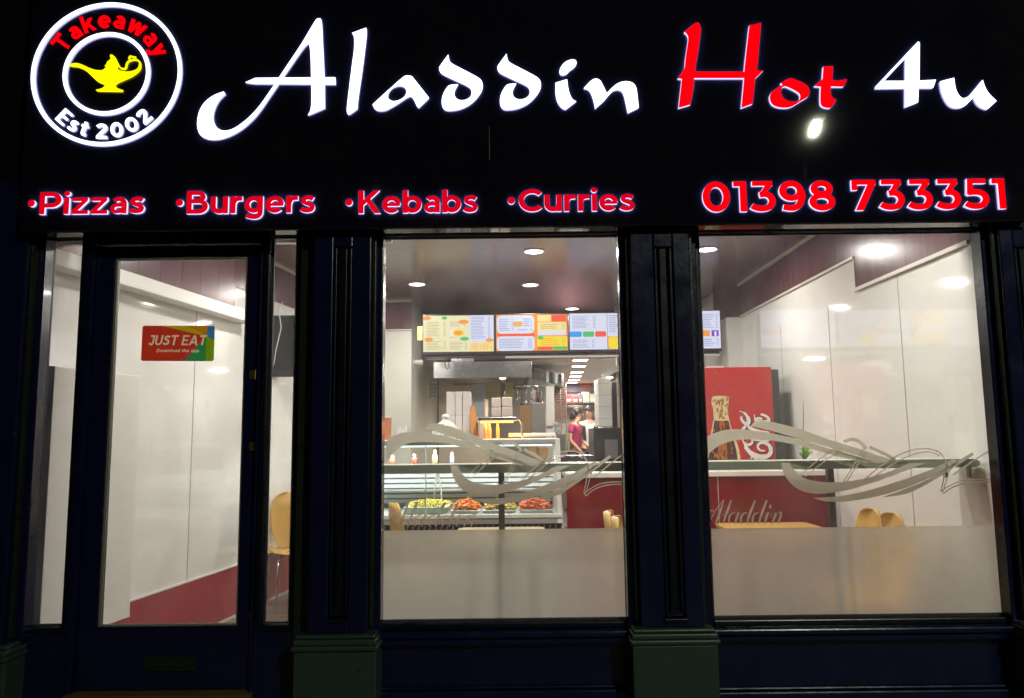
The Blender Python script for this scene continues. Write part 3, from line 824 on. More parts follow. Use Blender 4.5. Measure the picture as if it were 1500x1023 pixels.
for k, (pth, ww) in enumerate([([(1325, 300), (1318, 240), (1265, 202), (1200, 202), (1130, 230), (1098, 280), (1082, 342), (1040, 356), (985, 332), (940, 262), (900, 180)], 26), ([(1165, 208), (1138, 178), (1162, 142), (1200, 152), (1255, 160)], 22)]):
    pts = [(p.x, p.z) for p in (P(90 + a / 11.54, 70 + b / 11.54, YL) for a, b in ribbon(smooth(pth, 4, False), ww))]
    mb.prism(pts, YL - (k + 1) * 1e-4, YL + LD - (k + 1) * 1e-4, 0, 0, (), 1)
mb.build('oil_lamp', [sign_yel, halo_y], rnd)

# door sticker
Ys = -.0035
sk = thing('door_sticker', 'small rectangular red and green food delivery sticker on the door glass', 'sticker', (X(260, 503, Ys), Ys, Z(260, 503, Ys)))


def sp(pts, y=Ys): return [(p.x, p.z) for p in (P(200 + a / 12.5, 465 + b / 12.5, y) for a, b in pts)]


fl = lambda n_, c: mat(n_, c, .35, var=.03)
def backlit(n_, c):
    m = mat(n_, c, .4, var=.04)
    n, l = m.node_tree.nodes, m.node_tree.links
    tl = n.new('ShaderNodeBsdfTranslucent'); tl.inputs[0].default_value = (*c, 1)
    mx = n.new('ShaderNodeMixShader'); mx.inputs[0].default_value = .75
    l.new(n['Principled BSDF'].outputs[0], mx.inputs[1]); l.new(tl.outputs[0], mx.inputs[2]); l.new(mx.outputs[0], n['Material Output'].inputs[0])
    return m


def inpoly(x, y, poly):
    c = False
    j = len(poly) - 1
    for i in range(len(poly)):
        if (poly[i][1] > y) != (poly[j][1] > y) and x < (poly[j][0] - poly[i][0]) * (y - poly[i][1]) / (poly[j][1] - poly[i][1]) + poly[i][0]: c = not c
        j = i
    return c


REG = [(2, [(440, 150), (900, 150), (1280, 335), (1150, 318)]), (1, [(900, 150), (1310, 150), (1280, 335)]), (3, [(1310, 150), (1440, 150), (1430, 425), (1280, 335)]),
       (5, [(1280, 335), (1430, 425), (1440, 810), (1262, 810)]), (4, [(1280, 340), (1262, 810), (870, 810)]), (6, [(1280, 340), (870, 810), (720, 810)])]


def text_polys(txt, xa, xb, yb, yt, sp_, shear):
    lst, w = widths(txt, sp_)
    k = (xb - xa) / w
    out = []
    for ch, x in lst:
        f = lambda u, v: (xa + (x + u) * k + shear * v * (yb - yt), yb - v * (yb - yt))
        for sh in G[ch][1]:
            if sh[0] == 'ring': out.append(([f(*p) for p in sh[1]], [f(*p) for p in sh[2]]))
            else: out.append(([f(*p) for p in sh], None))
    return [(a, b, min(p[0] for p in a), max(p[0] for p in a), min(p[1] for p in a), max(p[1] for p in a)) for a, b in out]


TP = text_polys('JUST EAT', 212, 1262, 512, 328, .10, .22) + text_polys('Download the app', 365, 1140, 640, 578, .14, .2)
NX, NY = 300, 150
vs, fs, ms = [], [], []
for j in range(NY + 1):
    v = j / NY
    for i in range(NX + 1):
        u = i / NX
        a = (112 + u * 1323) * (1 - v) + (80 + u * 1335) * v
        b = 155 + (645 + u * 5) * v
        p = P(200 + a / 12.5, 465 + b / 12.5, Ys)
        vs.append((p.x, Ys, p.z))
for j in range(NY):
    for i in range(NX):
        u, v = (i + .5) / NX, (j + .5) / NY
        if min(u, 1 - u) < .012 and min(v, 1 - v) < .024: continue
        a = (112 + u * 1323) * (1 - v) + (80 + u * 1335) * v
        b = 155 + (645 + u * 5) * v
        m_ = 0
        for k_, poly in REG:
            if inpoly(a, b, poly): m_ = k_; break
        for o_, h2_, bx0, bx1, by0, by1 in TP:
            if bx0 <= a <= bx1 and by0 <= b <= by1 and inpoly(a, b, o_) and not (h2_ and inpoly(a, b, h2_)): m_ = 7; break
        q = j * (NX + 1) + i
        fs.append((q + NX + 1, q + NX + 2, q + 1, q)); ms.append(m_)
mb = MB(); mb.v, mb.f, mb.m = vs, fs, ms
mb.build('printed_sheet', [backlit('sticker_' + n_, c) for n_, c in [('red', (.60, .045, .02)), ('amber', (.60, .24, .01)), ('yellow', (.52, .42, .01)), ('blue', (.05, .22, .48)), ('green', (.035, .32, .08)), ('lime', (.25, .38, .01)), ('pink', (.50, .06, .08)), ('lettering', (.85, .68, .50))]], sk)

# ================================================================== SHOP INTERIOR SHELL
FL, CE = .15, 3.23
XR = 2.52
def WL(yc): return -2.66 + .148 * (yc - 3.93)     # left wall, yc = distance from the camera plane
def YY(yc): return yc - D
XK0, YK = -1.2, YY(8.9)      # kitchen side wall and back of the front room
MB().box(-3.2, 3.0, .12, 12.5, FL - .1, FL).build('shop_floor', floor_m, shop)
MB().box(-3.0, 2.9, .10, YY(10.6), CE, CE + .05).build('ceiling', maroon_clad, shop)
# right wall
rwm = MB().box(XR, XR + .06, .06, YY(8.15), FL, CE - .001)
for y in (.89, 1.98, 3.05): rwm.box(XR - .0015, XR - .0002, y - .004, y + .004, FL + .02, 2.6, 1)
rwm.build('wall', [white_clad, joint_m], shop)
up = MB()
ys = 1.46
up.box(XR - .012, XR - .002, .08, ys, 2.62, CE - .002).box(XR - .012, XR - .002, ys + .0005, YY(8.15), 2.865, CE - .002)
up.build('upper_cladding', maroon_wall, shop)
trm = MB()
trm.box(XR - .026, XR - .0125, .09, ys, 2.612, 2.636).box(XR - .022, XR - .0125, ys, YY(8.15), 2.858, 2.876).box(XR - .03, XR - .0125, .1, YY(8.15), CE - .028, CE - .0005)
trm.box(XR - .017, XR - .0125, ys - .006, ys, 2.64, 2.87)
trm.build('cladding_trim', mat('cream_trim', (.62, .58, .52), .35, var=.05), shop)
# right pier, then back wall right of the kitchen opening
MB().box(2.36, XR + .05, YY(8.15) + .001, YY(8.6), FL, 2.86).build('wall_pier', white_clad, shop)
MB().box(2.34, XR + .05, YY(8.15) + .0005, YY(8.6), 2.861, CE - .001).build('upper_cladding', maroon_wall, shop)
MB().box(1.33, 2.36, YK + .6, YK + .68, FL, CE - .002).build('back_wall', mat('taupe_plaster', (.42, .35, .29), .5, var=.06), shop)
MB().box(XK0 + .0005, 2.34, YY(9.9), YY(9.96), 2.60, CE - .001).build('bulkhead', maroon_wall, shop)
MB().box(2.36, XR + .4, YY(8.6) + .001, YY(9.6), FL, CE - .001).build('back_wall', white_clad, shop)
# left wall (skewed)
def lwall(yc0, yc1, z0, z1, off0, off1, mi=0, mb=None):
    a = (WL(yc0) + off0, YY(yc0)); b = (WL(yc1) + off0, YY(yc1)); c = (WL(yc1) + off1, YY(yc1)); d = (WL(yc0) + off1, YY(yc0))
    if off1 > off0:
        q = [d, c, b, a]
    else: q = [a, b, c, d]
    q = [(WL(yc0) + min(off0, off1), YY(yc0)), (WL(yc0) + max(off0, off1), YY(yc0)), (WL(yc1) + max(off0, off1), YY(yc1)), (WL(yc1) + min(off0, off1), YY(yc1))]
    return mb.hexa([(p[0], p[1], z0) for p in q], [(p[0], p[1], z1) for p in q], mi)


lw = MB(); lwall(3.99, 8.9, FL, CE - .001, -.06, 0, 0, lw)
for yc in (5.66, 6.75): lwall(yc - .004, yc + .004, .56, 2.69, .0002, .0015, 1, lw)
lw.build('wall', [white_clad, joint_m], shop)
dd = MB(); lwall(4.76, 8.88, FL, .555, .002, .012, 0, dd)
lwall(4.76, 8.88, .556, .566, .001, .016, 1, dd); lwall(4.76, 8.88, FL + .0005, FL + .02, .0125, .02, 1, dd)
dd.build('dado', [dado_m, MATS['cream_trim']], shop)
uc = MB(); lwall(4.0, 6.19, 2.70, CE - .002, .002, .012, 0, uc); lwall(6.1905, 8.88, 2.87, CE - .002, .002, .012, 0, uc)
uc.build('upper_cladding', maroon_wall, shop)
ct = MB(); lwall(4.0, 8.88, CE - .03, CE - .0008, .0125, .03, 0, ct); ct.build('cladding_trim', MATS['cream_trim'], shop)
# left return wall beside the display counter
MB().box(-2.2, XK0, YK, YK + .06, FL, 2.86).box(XK0 - .06, XK0, YK + .0605, YY(12.0), FL, CE - .002).build('wall', mat('sage_white_paint', (.66, .66, .58), .3, var=.04), shop)
MB().box(-2.2, XK0 + .01, YK - .012, YK - .002, 2.865, CE - .001).build('upper_cladding', maroon_wall, shop)
MB().box(-2.2, XK0 + .01, YK - .03, YK - .0125, CE - .03, CE - .0008).box(-2.2, XK0 + .01, YK - .02, YK - .0125, 2.86, 2.875).build('cladding_trim', MATS['cream_trim'], shop)
# kitchen shell
MB().box(-1.26, 2.3, YY(9.965), YY(16.2), 2.62, 2.68).build('kitchen_ceiling', mat('kitchen_ceiling_white', (.62, .57, .5), .5, var=.05), shop)
MB().box(-1.14, -.38, YY(11.6), YY(11.7), FL, 2.60).build('kitchen_wall', cream, shop)
MB().box(-1.14, 2.3, YY(15.2), YY(15.3), FL, 2.60).build('kitchen_wall', mat('pale_olive_plaster', (.5, .46, .36), .6, var=.08), shop)
MB().box(1.85, 1.95, YY(9.0), YY(15.2), FL, 2.60).build('kitchen_wall', mat('grey_kitchen_wall', (.35, .34, .33), .5, var=.1), shop)
MB().box(-1.1, 1.84, YY(9.8), YY(15.2), FL + .001, FL + .26).build('kitchen_floor', mat('grey_kitchen_floor', (.2, .19, .18), .5, var=.2), shop)
# boxed trunking and meter cupboard on the left wall
tk = thing('boxed_trunking', 'long white boxed trunking fixed high along the left wall', 'trunking', (WL(5) + .06, YY(5), 2.57))
mb = MB(); lwall(4.05, 6.25, 2.565, 2.66, .001, .13, 0, mb); mb.build('casing', white_paint, tk, bevel=.006)
mb = MB(); lwall(6.251, 6.26, 2.56, 2.665, .0015, .135, 0, mb); mb.build('end_cap', white_paint, tk)
cb = thing('meter_cupboard', 'tall white boxed cupboard beside the door with a red foot panel', 'cupboard', (WL(4.5) + .1, YY(4.5), FL))
mb = MB(); lwall(4.03, 4.75, .53, 2.0, .001, .18, 0, mb); mb.build('casing', white_paint, cb, bevel=.003)
mb = MB(); lwall(4.03, 4.75, FL + .001, .525, .001, .182, 0, mb); lwall(4.03, 4.75, .5255, .5295, .001, .186, 1, mb); mb.build('foot_panel', [dado_m, MATS['cream_trim']], cb)

# ------------------------------------------------------------------ lights in the ceiling
def downlight(label, loc, power, first=[None]):
    if first[0] is None:
        t = thing('ceiling_light', label, 'ceiling light', (0, 0, 0), group='recessed ceiling lights')
        MB().lathe([(.098, 0), (.098, -.006), (.082, -.010), (.082, 0)], 0, 0, 28).build('bezel', white_paint, t, False, smooth=True)
        MB().lathe([(.080, -.001), (.080, -.005), (.05, -.007)], 0, 0, 28).build('diffuser', emat('downlight_diffuser', (.98, 1, 1), 14), t, False)
        first[0] = t
    else:
        t = copy_tree(first[0], label=label)
    t.location = loc
    area_light('light', Vector(loc) + Vector((0, 0, -.03)), power, .15, (1.0, .96, .88), t)
    return t


def CP(px, py, zc):
    d = fw * F + rr * (px - CX) - uu * (py - CY)
    return CAM + d * ((zc - CAM.z) / d.z)


WHITE = LP
for px, py, lb, pw in [(782, 368, 'largest round ceiling light over the middle window, nearest the glass', 1), (611, 416, 'round ceiling light left of the middle pair, above the left menu screen', 1), (777, 417, 'round ceiling light directly behind the largest middle one', 1), (838, 452, 'small round ceiling light just above the menu screen edge', .7), (1036, 365, 'round ceiling light at the top left corner of the right window', .45)]:
    p = CP(px, py, CE); downlight(lb, (p.x, p.y, CE - .0005), LP * pw)
for x, y in [(-1.5, .33), (-1.45, 1.85), (.2, 1.0), (1.6, .36)]:  # added downlights out of view, brightening the front walls
    downlight('added unseen ceiling light brightening the front seating, above the window head', (x, y, CE - .0005), LP)
kl0 = None
for i, (px, py) in enumerate([(850, 527), (848, 536), (845, 545), (843, 551), (841, 556), (838, 560)]):
    p = CP(px, py, 2.615)
    if kl0 is None:
        kl0 = thing('kitchen_light', '', 'ceiling light', (p.x, p.y, 2.619), group='square kitchen ceiling lights in a receding row')
        MB().box(-.11, .11, -.11, .11, -.012, 0).build('frame', white_paint, kl0, False)
        MB().box(-.095, .095, -.095, .095, -.016, -.0125).build('diffuser', emat('kitchen_panel_glow', (1, .98, .94), 9), kl0, False)
        t = kl0
    else: t = copy_tree(kl0, loc=(p.x, p.y, 2.619))
    t['label'] = ['nearest', 'second nearest', 'third', 'fourth', 'fifth', 'farthest'][i] + ' square light panel in the kitchen ceiling row'
    area_light('light', (p.x, p.y, 2.59), 13, .2, (1, .93, .84), t)

# ------------------------------------------------------------------ menu screens
Ym = YY(8.2)
colr = {'cream': (.93, .86, .55), 'lav': (.80, .82, 1.0), 'white': (.95, .93, 1), 'orange': (1, .36, .08), 'red': (1, .12, .08), 'green': (.10, .60, .18), 'yellow': (1, .80, .05), 'pale': (1, .83, .35), 'blue': (.05, .38, .95), 'purple': (.22, .10, .60), 'dark': (.25, .22, .25), 'line': (.30, .36, .66), 'tan': (.55, .48, .25), 'plum': (.20, .08, .12), 'bun': (.85, .5, .15)}
sm_ = {k: emat('screen_' + k, v, (.93 if k in ('cream', 'lav', 'white', 'pale', 'line', 'tan') else .95) if k not in ('dark', 'plum') else .4, .03) for k, v in colr.items()}
SM = list(colr)


def screen(label, px0, px1, pyt, pyb, items):
    x0, x1 = X(px0, pyt, Ym), X(px1, pyt, Ym)
    z1, z0 = Z((px0 + px1) / 2, pyt, Ym), Z((px0 + px1) / 2, pyb, Ym)
    t = thing('menu_screen', label, 'screen', ((x0 + x1) / 2, Ym, z0), group='menu screens hung in a row over the counter')
    MB().box(x0 - .008, x1 + .008, Ym + .002, Ym + .05, z0 - .03, z1 + .012).build('casing', blk, t, bevel=.003)
    mb = MB()
    used = []
    def idx(c):
        if c not in used: used.append(c)
        return used.index(c)
    W_, H_ = x1 - x0, z1 - z0
    mb.box(x0, x1, Ym, Ym + .0015, z0, z1, idx(items[0]))
    k = 1
    for it in items[1:]:
        kind, c, a, b, cc, d = it[:6]
        y = Ym - k * 3e-4
        k += 1
        xx0, xx1, zz0, zz1 = x0 + a * W_, x0 + cc * W_, z1 - d * H_, z1 - b * H_
        if kind == 'r': mb.box(xx0, xx1, y, y + 1.5e-4, zz0, zz1, idx(c))
        elif kind == 'e': mb.prism(arc((xx0 + xx1) / 2, (zz0 + zz1) / 2, (xx1 - xx0) / 2, (zz1 - zz0) / 2, 0, 360, 20)[:-1], y, y + 1.5e-4, idx(c))
        elif kind == 'q':   # rounded
            r = min(xx1 - xx0, zz1 - zz0) * .25
            pts = arc(xx1 - r, zz1 - r, r, r, 0, 90, 4) + arc(xx0 + r, zz1 - r, r, r, 90, 180, 4) + arc(xx0 + r, zz0 + r, r, r, 180, 270, 4) + arc(xx1 - r, zz0 + r, r, r, 270, 360, 4)
            mb.prism(pts, y, y + 1.5e-4, idx(c))
        elif kind == 't':   # lines of small type
            n = it[6]
            for i in range(n):
                za = zz1 - (zz1 - zz0) * (i + .2) / n
                xe = xx0 + (xx1 - xx0) * random.uniform(.55, .8)
                mb.box(xx0, xe, y, y + 1.5e-4, za - (zz1 - zz0) / n * .32, za, idx(c))
                mb.box(xx1 - (xx1 - xx0) * .12, xx1, y, y + 1.5e-4, za - (zz1 - zz0) / n * .32, za, idx(c))
    mb.build('display', [sm_[c] for c in used], t)
    return t


screen('leftmost menu screen, cream with orange and green ovals beside a blue list', 620, 723, 462.5, 515.5,
       ['cream', ('t', 'tan', .05, .17, .32, .58, 10), ('t', 'tan', .38, .16, .60, .32, 3), ('t', 'tan', .05, .70, .32, .95, 6), ('t', 'tan', .38, .72, .62, .95, 6), ('t', 'tan', .38, .4, .45, .65, 4),
        ('e', 'orange', .0, 0.01, .11, .12), ('e', 'green', .26, .02, .34, .11), ('e', 'orange', .50, .12, .645, .24), ('e', 'orange', .02, .60, .14, .71), ('e', 'green', .52, .59, .65, .70), ('r', 'white', .38, .40, .48, .56), ('e', 'yellow', .41, .38, .58, .58), ('e', 'orange', .44, .42, .56, .55),
        ('r', 'lav', .66, 0, 1, .74), ('r', 'pale', .66, .74, 1, 1), ('t', 'line', .68, .04, .95, .66, 15), ('e', 'orange', .88, .64, .998, .74), ('t', 'orange', .68, .78, .82, .96, 4), ('t', 'orange', .84, .78, .98, .96, 4)])
screen('second menu screen from the left, white list with red band next to yellow offers', 726.5, 831, 461, 514,
       ['orange', ('q', 'lav', .01, .02, .535, .52), ('q', 'lav', .01, .60, .54, .998), ('r', 'red', .01, .53, .54, .59), ('t', 'line', .04, .12, .24, .46, 7), ('t', 'line', .30, .40, .50, .46, 1), ('t', 'line', .04, .66, .50, .94, 6), ('q', 'bun', .24, .19, .37, .33), ('t', 'line', .38, .1, .50, .35, 4),
        ('r', 'pale', .58, .02, .77, .20), ('r', 'red', .78, .02, .98, .20), ('r', 'pale', .58, .22, .98, .46), ('q', 'lav', .58, .46, .98, .58), ('r', 'yellow', .57, .61, .99, .90), ('t', 'orange', .62, .65, .96, .88, 4), ('r', 'red', .58, .89, .78, .98), ('r', 'green', .79, .89, .99, .98), ('e', 'green', .58, .60, .66, .70), ('t', 'tan', .62, .26, .96, .42, 3)])
screen('third menu screen from the left, pale list with blue green and red buttons', 834, 940, 459, 512,
       ['lav', ('t', 'line', .04, .08, .36, .42, 9), ('t', 'line', .04, .72, .34, .96, 6), ('q', 'blue', .0, .50, .165, .65), ('q', 'green', .18, .50, .335, .65), ('q', 'red', .35, .50, .50, .65), ('r', 'dark', .515, 0, .52, 1), ('t', 'line', .54, .05, .70, .55, 10),
        ('r', 'orange', .52, .64, .72, .99), ('q', 'yellow', .53, .65, .71, .98), ('t', 'line', .75, .05, .97, .95, 20)])
screen('rightmost menu screen, pale list with small orange and purple picture, seen in the right window', 944, 1054, 456, 511,
       ['lav', ('t', 'line', .05, .06, .60, .94, 20), ('t', 'line', .74, .08, .97, .48, 9), ('r', 'orange', .76, .52, .86, .68), ('r', 'white', .86, .54, .90, .66), ('r', 'purple', .88, .52, .975, .68), ('r', 'white', .92, .55, .945, .67), ('t', 'line', .76, .74, .97, .95, 4)])
br = thing('screen_bracket', 'long dark rail with a pale lower edge under the menu screens', 'bracket', (0, Ym + .06, 2.4))
MB().box(X(622, 518, Ym), X(1056, 516, Ym), Ym + .052, Ym + .10, Z(750, 521, Ym) - .0, Z(750, 514, Ym)).build('rail', mat('dark_aubergine_metal', (.09, .07, .09), .3, .5), br)
MB().box(X(740, 518, Ym), X(1056, 516, Ym), Ym + .051, Ym + .11, Z(750, 524, Ym), Z(750, 521, Ym) - .001).build('lower_edge', white_paint, br)
for px in (): MB().box(X(px, 500, Ym) - .02, X(px, 500, Ym) + .02, Ym + .055, Ym + .08, Z(750, 513, Ym), CE - .001).build('hanger', blk, br)

# ------------------------------------------------------------------ window ledge on posts
Yl = .14
lg = thing('window_ledge', 'long narrow grey green eating ledge standing along the inside of both windows', 'ledge', (.9, Yl + .1, FL))
lz1, lz0 = Z(900, 678.5, Yl), Z(900, 690.5, Yl)
MB().prism([(XmL - .15, lz0), (XR - .05, lz0), (XR - .02, lz0 + .012), (XR - .02, lz1 - .012), (XR - .05, lz1), (XmL - .15, lz1)], Yl, Yl + .24).build('top', [ledge_m], lg, bevel=.004)
for px in (735, 1218 + 2, 1000, 563 - 60):
    xp = X(px, 760, Yl + .06)
    MB().box(xp - .016, xp + .016, Yl + .05, Yl + .085, FL, lz0 - .001).box(xp - .05, xp + .05, Yl + .02, Yl + .12, FL, FL + .008).build('leg', post_m, lg)
MB().box(XR - .16, XR - .15, Yl + .08, Yl + .11, lz0 - .06, lz0 - .001).box(XR - .03, XR - .02, Yl + .08, Yl + .11, lz0 - .06, lz0 - .001).build('bracket', post_m, lg)

# ------------------------------------------------------------------ service counter and display counter
Yc_ = YY(6.05)
cz = Z(1120, 692, Yc_)
sc_ = thing('service_counter', 'glossy crimson service counter with a white top beside the fridge', 'counter', (1.45, Yc_, FL))
MB().box(.42, XR - .04, Yc_, Yc_ + .03, FL, cz - .03).box(1.62, 1.625, Yc_ - .003, Yc_ - .0003, FL, cz - .03, 1).build('front_panel', [counter_m, MATS['cream_trim']], sc_)
MB().box(.42, XR - .012, Yc_ - .035, Yc_ + .56, cz - .029, cz + .012).build('top', white_paint, sc_, bevel=.006)
MB().box(.42, .45, Yc_ + .031, Yc_ + .54, FL, cz - .03).build('side_panel', counter_m, sc_)

Yd = YY(6.1)
dc = thing('display_counter', 'chilled glass display counter with salad trays in the middle window', 'counter', (-.6, Yd, FL))
x0, x1 = -1.72, .385
zd = Z(700, 754, Yd)      # deck front edge
ztp = Z(760, 643, Yd)
MB().box(x0, x1, Yd, Yd + .85, FL, zd - .18).build('base', mat('grey_laminate', (.32, .31, .32), .4), dc)
MB().box(x0, x1, Yd - .012, Yd + .05, zd - .03, zd).build('deck_rim', white_paint, dc, bevel=.004)
MB().box(x0, x1, Yd - .004, Yd + .05, zd - .075, zd - .031).build('bumper', mat('mid_grey_strip', (.40, .39, .38), .35), dc)
gr = MB().box(x0, x1, Yd + .01, Yd + .06, zd - .18, zd - .076)
for i in range(46):
    xx = x0 + .03 + i * .0455
    gr.hexa([(xx, Yd - .003, zd - .165), (xx + .012, Yd - .003, zd - .165), (xx + .012, Yd + .0095, zd - .165), (xx, Yd + .0095, zd - .165)], [(xx + .018, Yd - .003, zd - .085), (xx + .030, Yd - .003, zd - .085), (xx + .030, Yd + .0095, zd - .085), (xx + .018, Yd + .0095, zd - .085)], 1)
gr.build('vent_grille', [blk, mat('dark_grey_slat', (.15, .14, .15), .4)], dc)
MB().box(x0, x1, Yd + .051, Yd + .8, zd - .05, zd - .012).build('deck', mat('white_deck', (.62, .68, .68), .25), dc)
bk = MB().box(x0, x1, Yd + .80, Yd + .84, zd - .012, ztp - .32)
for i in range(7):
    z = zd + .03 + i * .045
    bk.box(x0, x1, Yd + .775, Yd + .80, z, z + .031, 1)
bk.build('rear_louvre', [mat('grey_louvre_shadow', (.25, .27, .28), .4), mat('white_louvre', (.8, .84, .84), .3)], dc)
MB().box(x0 + .02, x1 - .02, Yd + .1, Yd + .5, zd + .335, zd + .345).build('inner_shelf', caseglass, dc)
MB().box(x0, x1, Yd + .15, Yd + .85, ztp - .045, ztp).build('top', white_paint, dc, bevel=.01)
MB().hexa([(x0, Yd + .0, zd), (x1 - .04, Yd + .0, zd), (x1 - .04, Yd + .006, zd), (x0, Yd + .006, zd)], [(x0, Yd + .145, ztp - .005), (x1 - .04, Yd + .145, ztp - .005), (x1 - .04, Yd + .151, ztp - .005), (x0, Yd + .151, ztp - .005)]).build('front_glass', caseglass, dc)
MB().hexa([(x1 - .038, Yd - .01, zd - .075), (x1, Yd - .01, zd - .075), (x1, Yd + .84, zd - .075), (x1 - .038, Yd + .84, zd - .075)], [(x1 - .038, Yd + .10, ztp), (x1, Yd + .10, ztp), (x1, Yd + .14, ztp), (x1 - .038, Yd + .14, ztp)]).build('end_frame', white_paint, dc, bevel=.004)
MB().box(X(622, 700, Yd) - .004, X(622, 700, Yd) + .004, Yd + .05, Yd + .09, zd, ztp - .05).box(x1 - .03, x1 - .005, Yd + .75, Yd + .8, zd, ztp - .05).build('post', mat('pale_green_edge', (.6, .75, .66), .2), dc)
tb_ = MB().box(x0 + .05, x1 - .06, Yd + .18, Yd + .21, ztp - .062, ztp - .048)
tb_.build('tube_lamp', emat('cool_tube', (.85, 1, .95), 1.5), dc)
al_ = area_light('light', (-.67, Yd + .25, ztp - .066), 22, 1.9, (.95, 1, .97), dc, (R(6), 0, 0), 'RECTANGLE')
al_.data.size_y = .02

def pile(mb, x0, x1, y0, y1, z, h, n, rad, mi=0, sq=(1.3, 1, .6)):
    for _ in range(n):
        u, v = random.random(), random.random()
        hh = h * (1 - abs(u - .5) ** 2 * 2.6) * (1 - abs(v - .5) * 1.1)
        mb.blob((x0 + u * (x1 - x0), y0 + v * (y1 - y0), z + random.random() * max(.004, hh)), rad * random.uniform(.6, 1.2), (sq[0] * random.uniform(.7, 1.3), sq[1], sq[2]), mi, .3, 4)


trays = [(592, 657, 'pale_lettuce', (.95, .64, .11), 'deep pale tray of shredded yellow salad at the left of the display', 'yellow'),
         (660, 703, 'orange_kebab', (.85, .20, .03), 'white tray heaped with orange marinated chicken pieces', 'orange'),
         (706, 757, 'mixed_salad', (.55, .35, .06), 'white tray of mixed olive and yellow pieces behind the ledge post', 'mix'),
         (760, 810, 'red_kebab', (.60, .10, .03), 'white tray heaped with red spiced meat pieces at the right', 'red')]
for i, (pa, pb, nm, col, lb, _) in enumerate(trays):
    a, b = X(pa, 745, Yd + .15), X(pb, 745, Yd + .15)
    deep = .05 if i == 0 else .02
    t = thing('food_tray', lb, 'food tray', ((a + b) / 2, Yd + .3, zd - .011), group='food trays in the display counter')
    MB().hexa([(a + .02, Yd + .13, zd - .010), (b - .02, Yd + .13, zd - .010), (b - .02, Yd + .58, zd - .010), (a + .02, Yd + .58, zd - .010)], [(a, Yd + .11, zd + deep), (b, Yd + .11, zd + deep), (b, Yd + .6, zd + deep), (a, Yd + .6, zd + deep)]).build('tray', mat('pale_green_tray', (.66, .70, .52), .3) if i == 0 else white_paint, t, bevel=.005)
    mb = MB(); pile(mb, a + .02, b - .02, Yd + .14, Yd + .58, zd + deep, .075 if i else .05, 300, .017 if i else .012)
    if i in (1, 3): pile(mb, a + .02, b - .02, Yd + .14, Yd + .58, zd + deep + .01, .08, 60, .012, 1)
    if i == 2: pile(mb, a + .02, b - .02, Yd + .14, Yd + .58, zd + deep, .05, 120, .013, 1)
    mb.build('food', [mat(nm, col, .35, var=.4, scale=40), mat(nm + '_light', {1: (.85, .33, .05), 3: (.72, .20, .06), 2: (.22, .28, .05)}.get(i, col), .35, var=.3, scale=40)], t, smooth=False)
tn = thing('serving_tongs', 'pale serving tongs standing upright behind the yellow salad tray', 'tongs', (X(641, 700, Yd + .45), Yd + .45, zd + .06))
xt = X(641, 700, Yd + .45)
MB().tube([(xt - .035, Yd + .45, zd + .06), (xt - .02, Yd + .45, zd + .2), (xt - .005, Yd + .45, zd + .33)], .007, 6).build('arm', white_paint, tn, smooth=True)
MB().tube([(xt + .04, Yd + .45, zd + .06), (xt + .025, Yd + .45, zd + .2), (xt + .003, Yd + .46, zd + .33)], .007, 6).box(xt - .014, xt + .014, Yd + .44, Yd + .47, zd + .25, zd + .35).build('arm', white_paint, tn, smooth=False)
# things seen through the display glass shelf
for k, (px, w, hgt, col, lb) in enumerate([(607, .05, .13, (.75, .16, .10), 'small red and white tub behind the counter glass at the left'), (637, .045, .16, (.75, .72, .35), 'yellow bottle beside the green post behind the glass'), (662, .035, .14, (.5, .62, .66), 'pale blue bottle behind the counter glass'), (575, .05, .12, (.7, .25, .15), 'orange tub at the far left behind the counter glass')]):
    xx = X(px, 665, Yd + .35)
    b_ = thing('sauce_container', lb, 'container', (xx, Yd + .35, zd + .346), group='containers on the glass shelf of the counter')
    MB().lathe([(w * .5, zd + .347), (w * .55, zd + .347 + hgt * .6), (w * .5, zd + .347 + hgt * .75), (w * .22, zd + .347 + hgt * .85)], xx, Yd + .35, 14).build('body', mat('container_plastic_%s' % 'abcd'[k], [c_ * .45 for c_ in col], .3), b_, smooth=True)
    MB().lathe([(w * .27, zd + .348 + hgt * .85), (w * .27, zd + .348 + hgt)], xx, Yd + .35, 12).build('cap', white_paint, b_)

# on the display counter top -------------------------------------
YT = Yd + .35
def XT(px, y=630): return X(px, y, YT)
def ZT(py, px=700): return Z(px, py, YT)
# packs of foam lids
pk = thing('takeaway_box_stack', 'tall stack of pale grey takeaway boxes behind the white carrier bag', 'box', (XT(670), YT, ztp))
foam = mat('white_foam', (.74, .68, .66), .55, var=.05, bump=.05)
for a, b in ((652.5, 665), (665.8, 676), (676.8, 688)):
    mb = MB()
    hh = ZT(573) - ztp
    for i in range(2):
        zz = ztp + .002 + hh * i / 2
        mb.box(XT(a), XT(b), YT + .1, YT + .3, zz, zz + hh / 2 - .0006)
    mb.build('column', foam, pk, bevel=.004)
bgx = XT(654); bz = ztp
bag_o = thing('carrier_bag', 'crumpled white carrier bag knotted at the top on the counter', 'bag', (bgx, YT - .12, bz))
mb = MB()
N, rows = 22, [(.085, 0), (.10, .03), (.098, .07), (.085, .11), (.06, .135), (.03, .155), (.018, .17), (.035, .19), (.02, .21)]
vs = []
for r_, z_ in rows:
    for k in range(N):
        a = 2 * math.pi * k / N
        q = 1 + random.uniform(-.12, .12) + .08 * math.sin(a * 5)
        vs.append((bgx + r_ * q * math.cos(a), YT - .12 + r_ * .7 * q * math.sin(a), bz + z_ + random.uniform(-.006, .006) * (z_ > 0)))
fs = [(i * N + k, i * N + (k + 1) % N, (i + 1) * N + (k + 1) % N, (i + 1) * N + k) for i in range(len(rows) - 1) for k in range(N)]
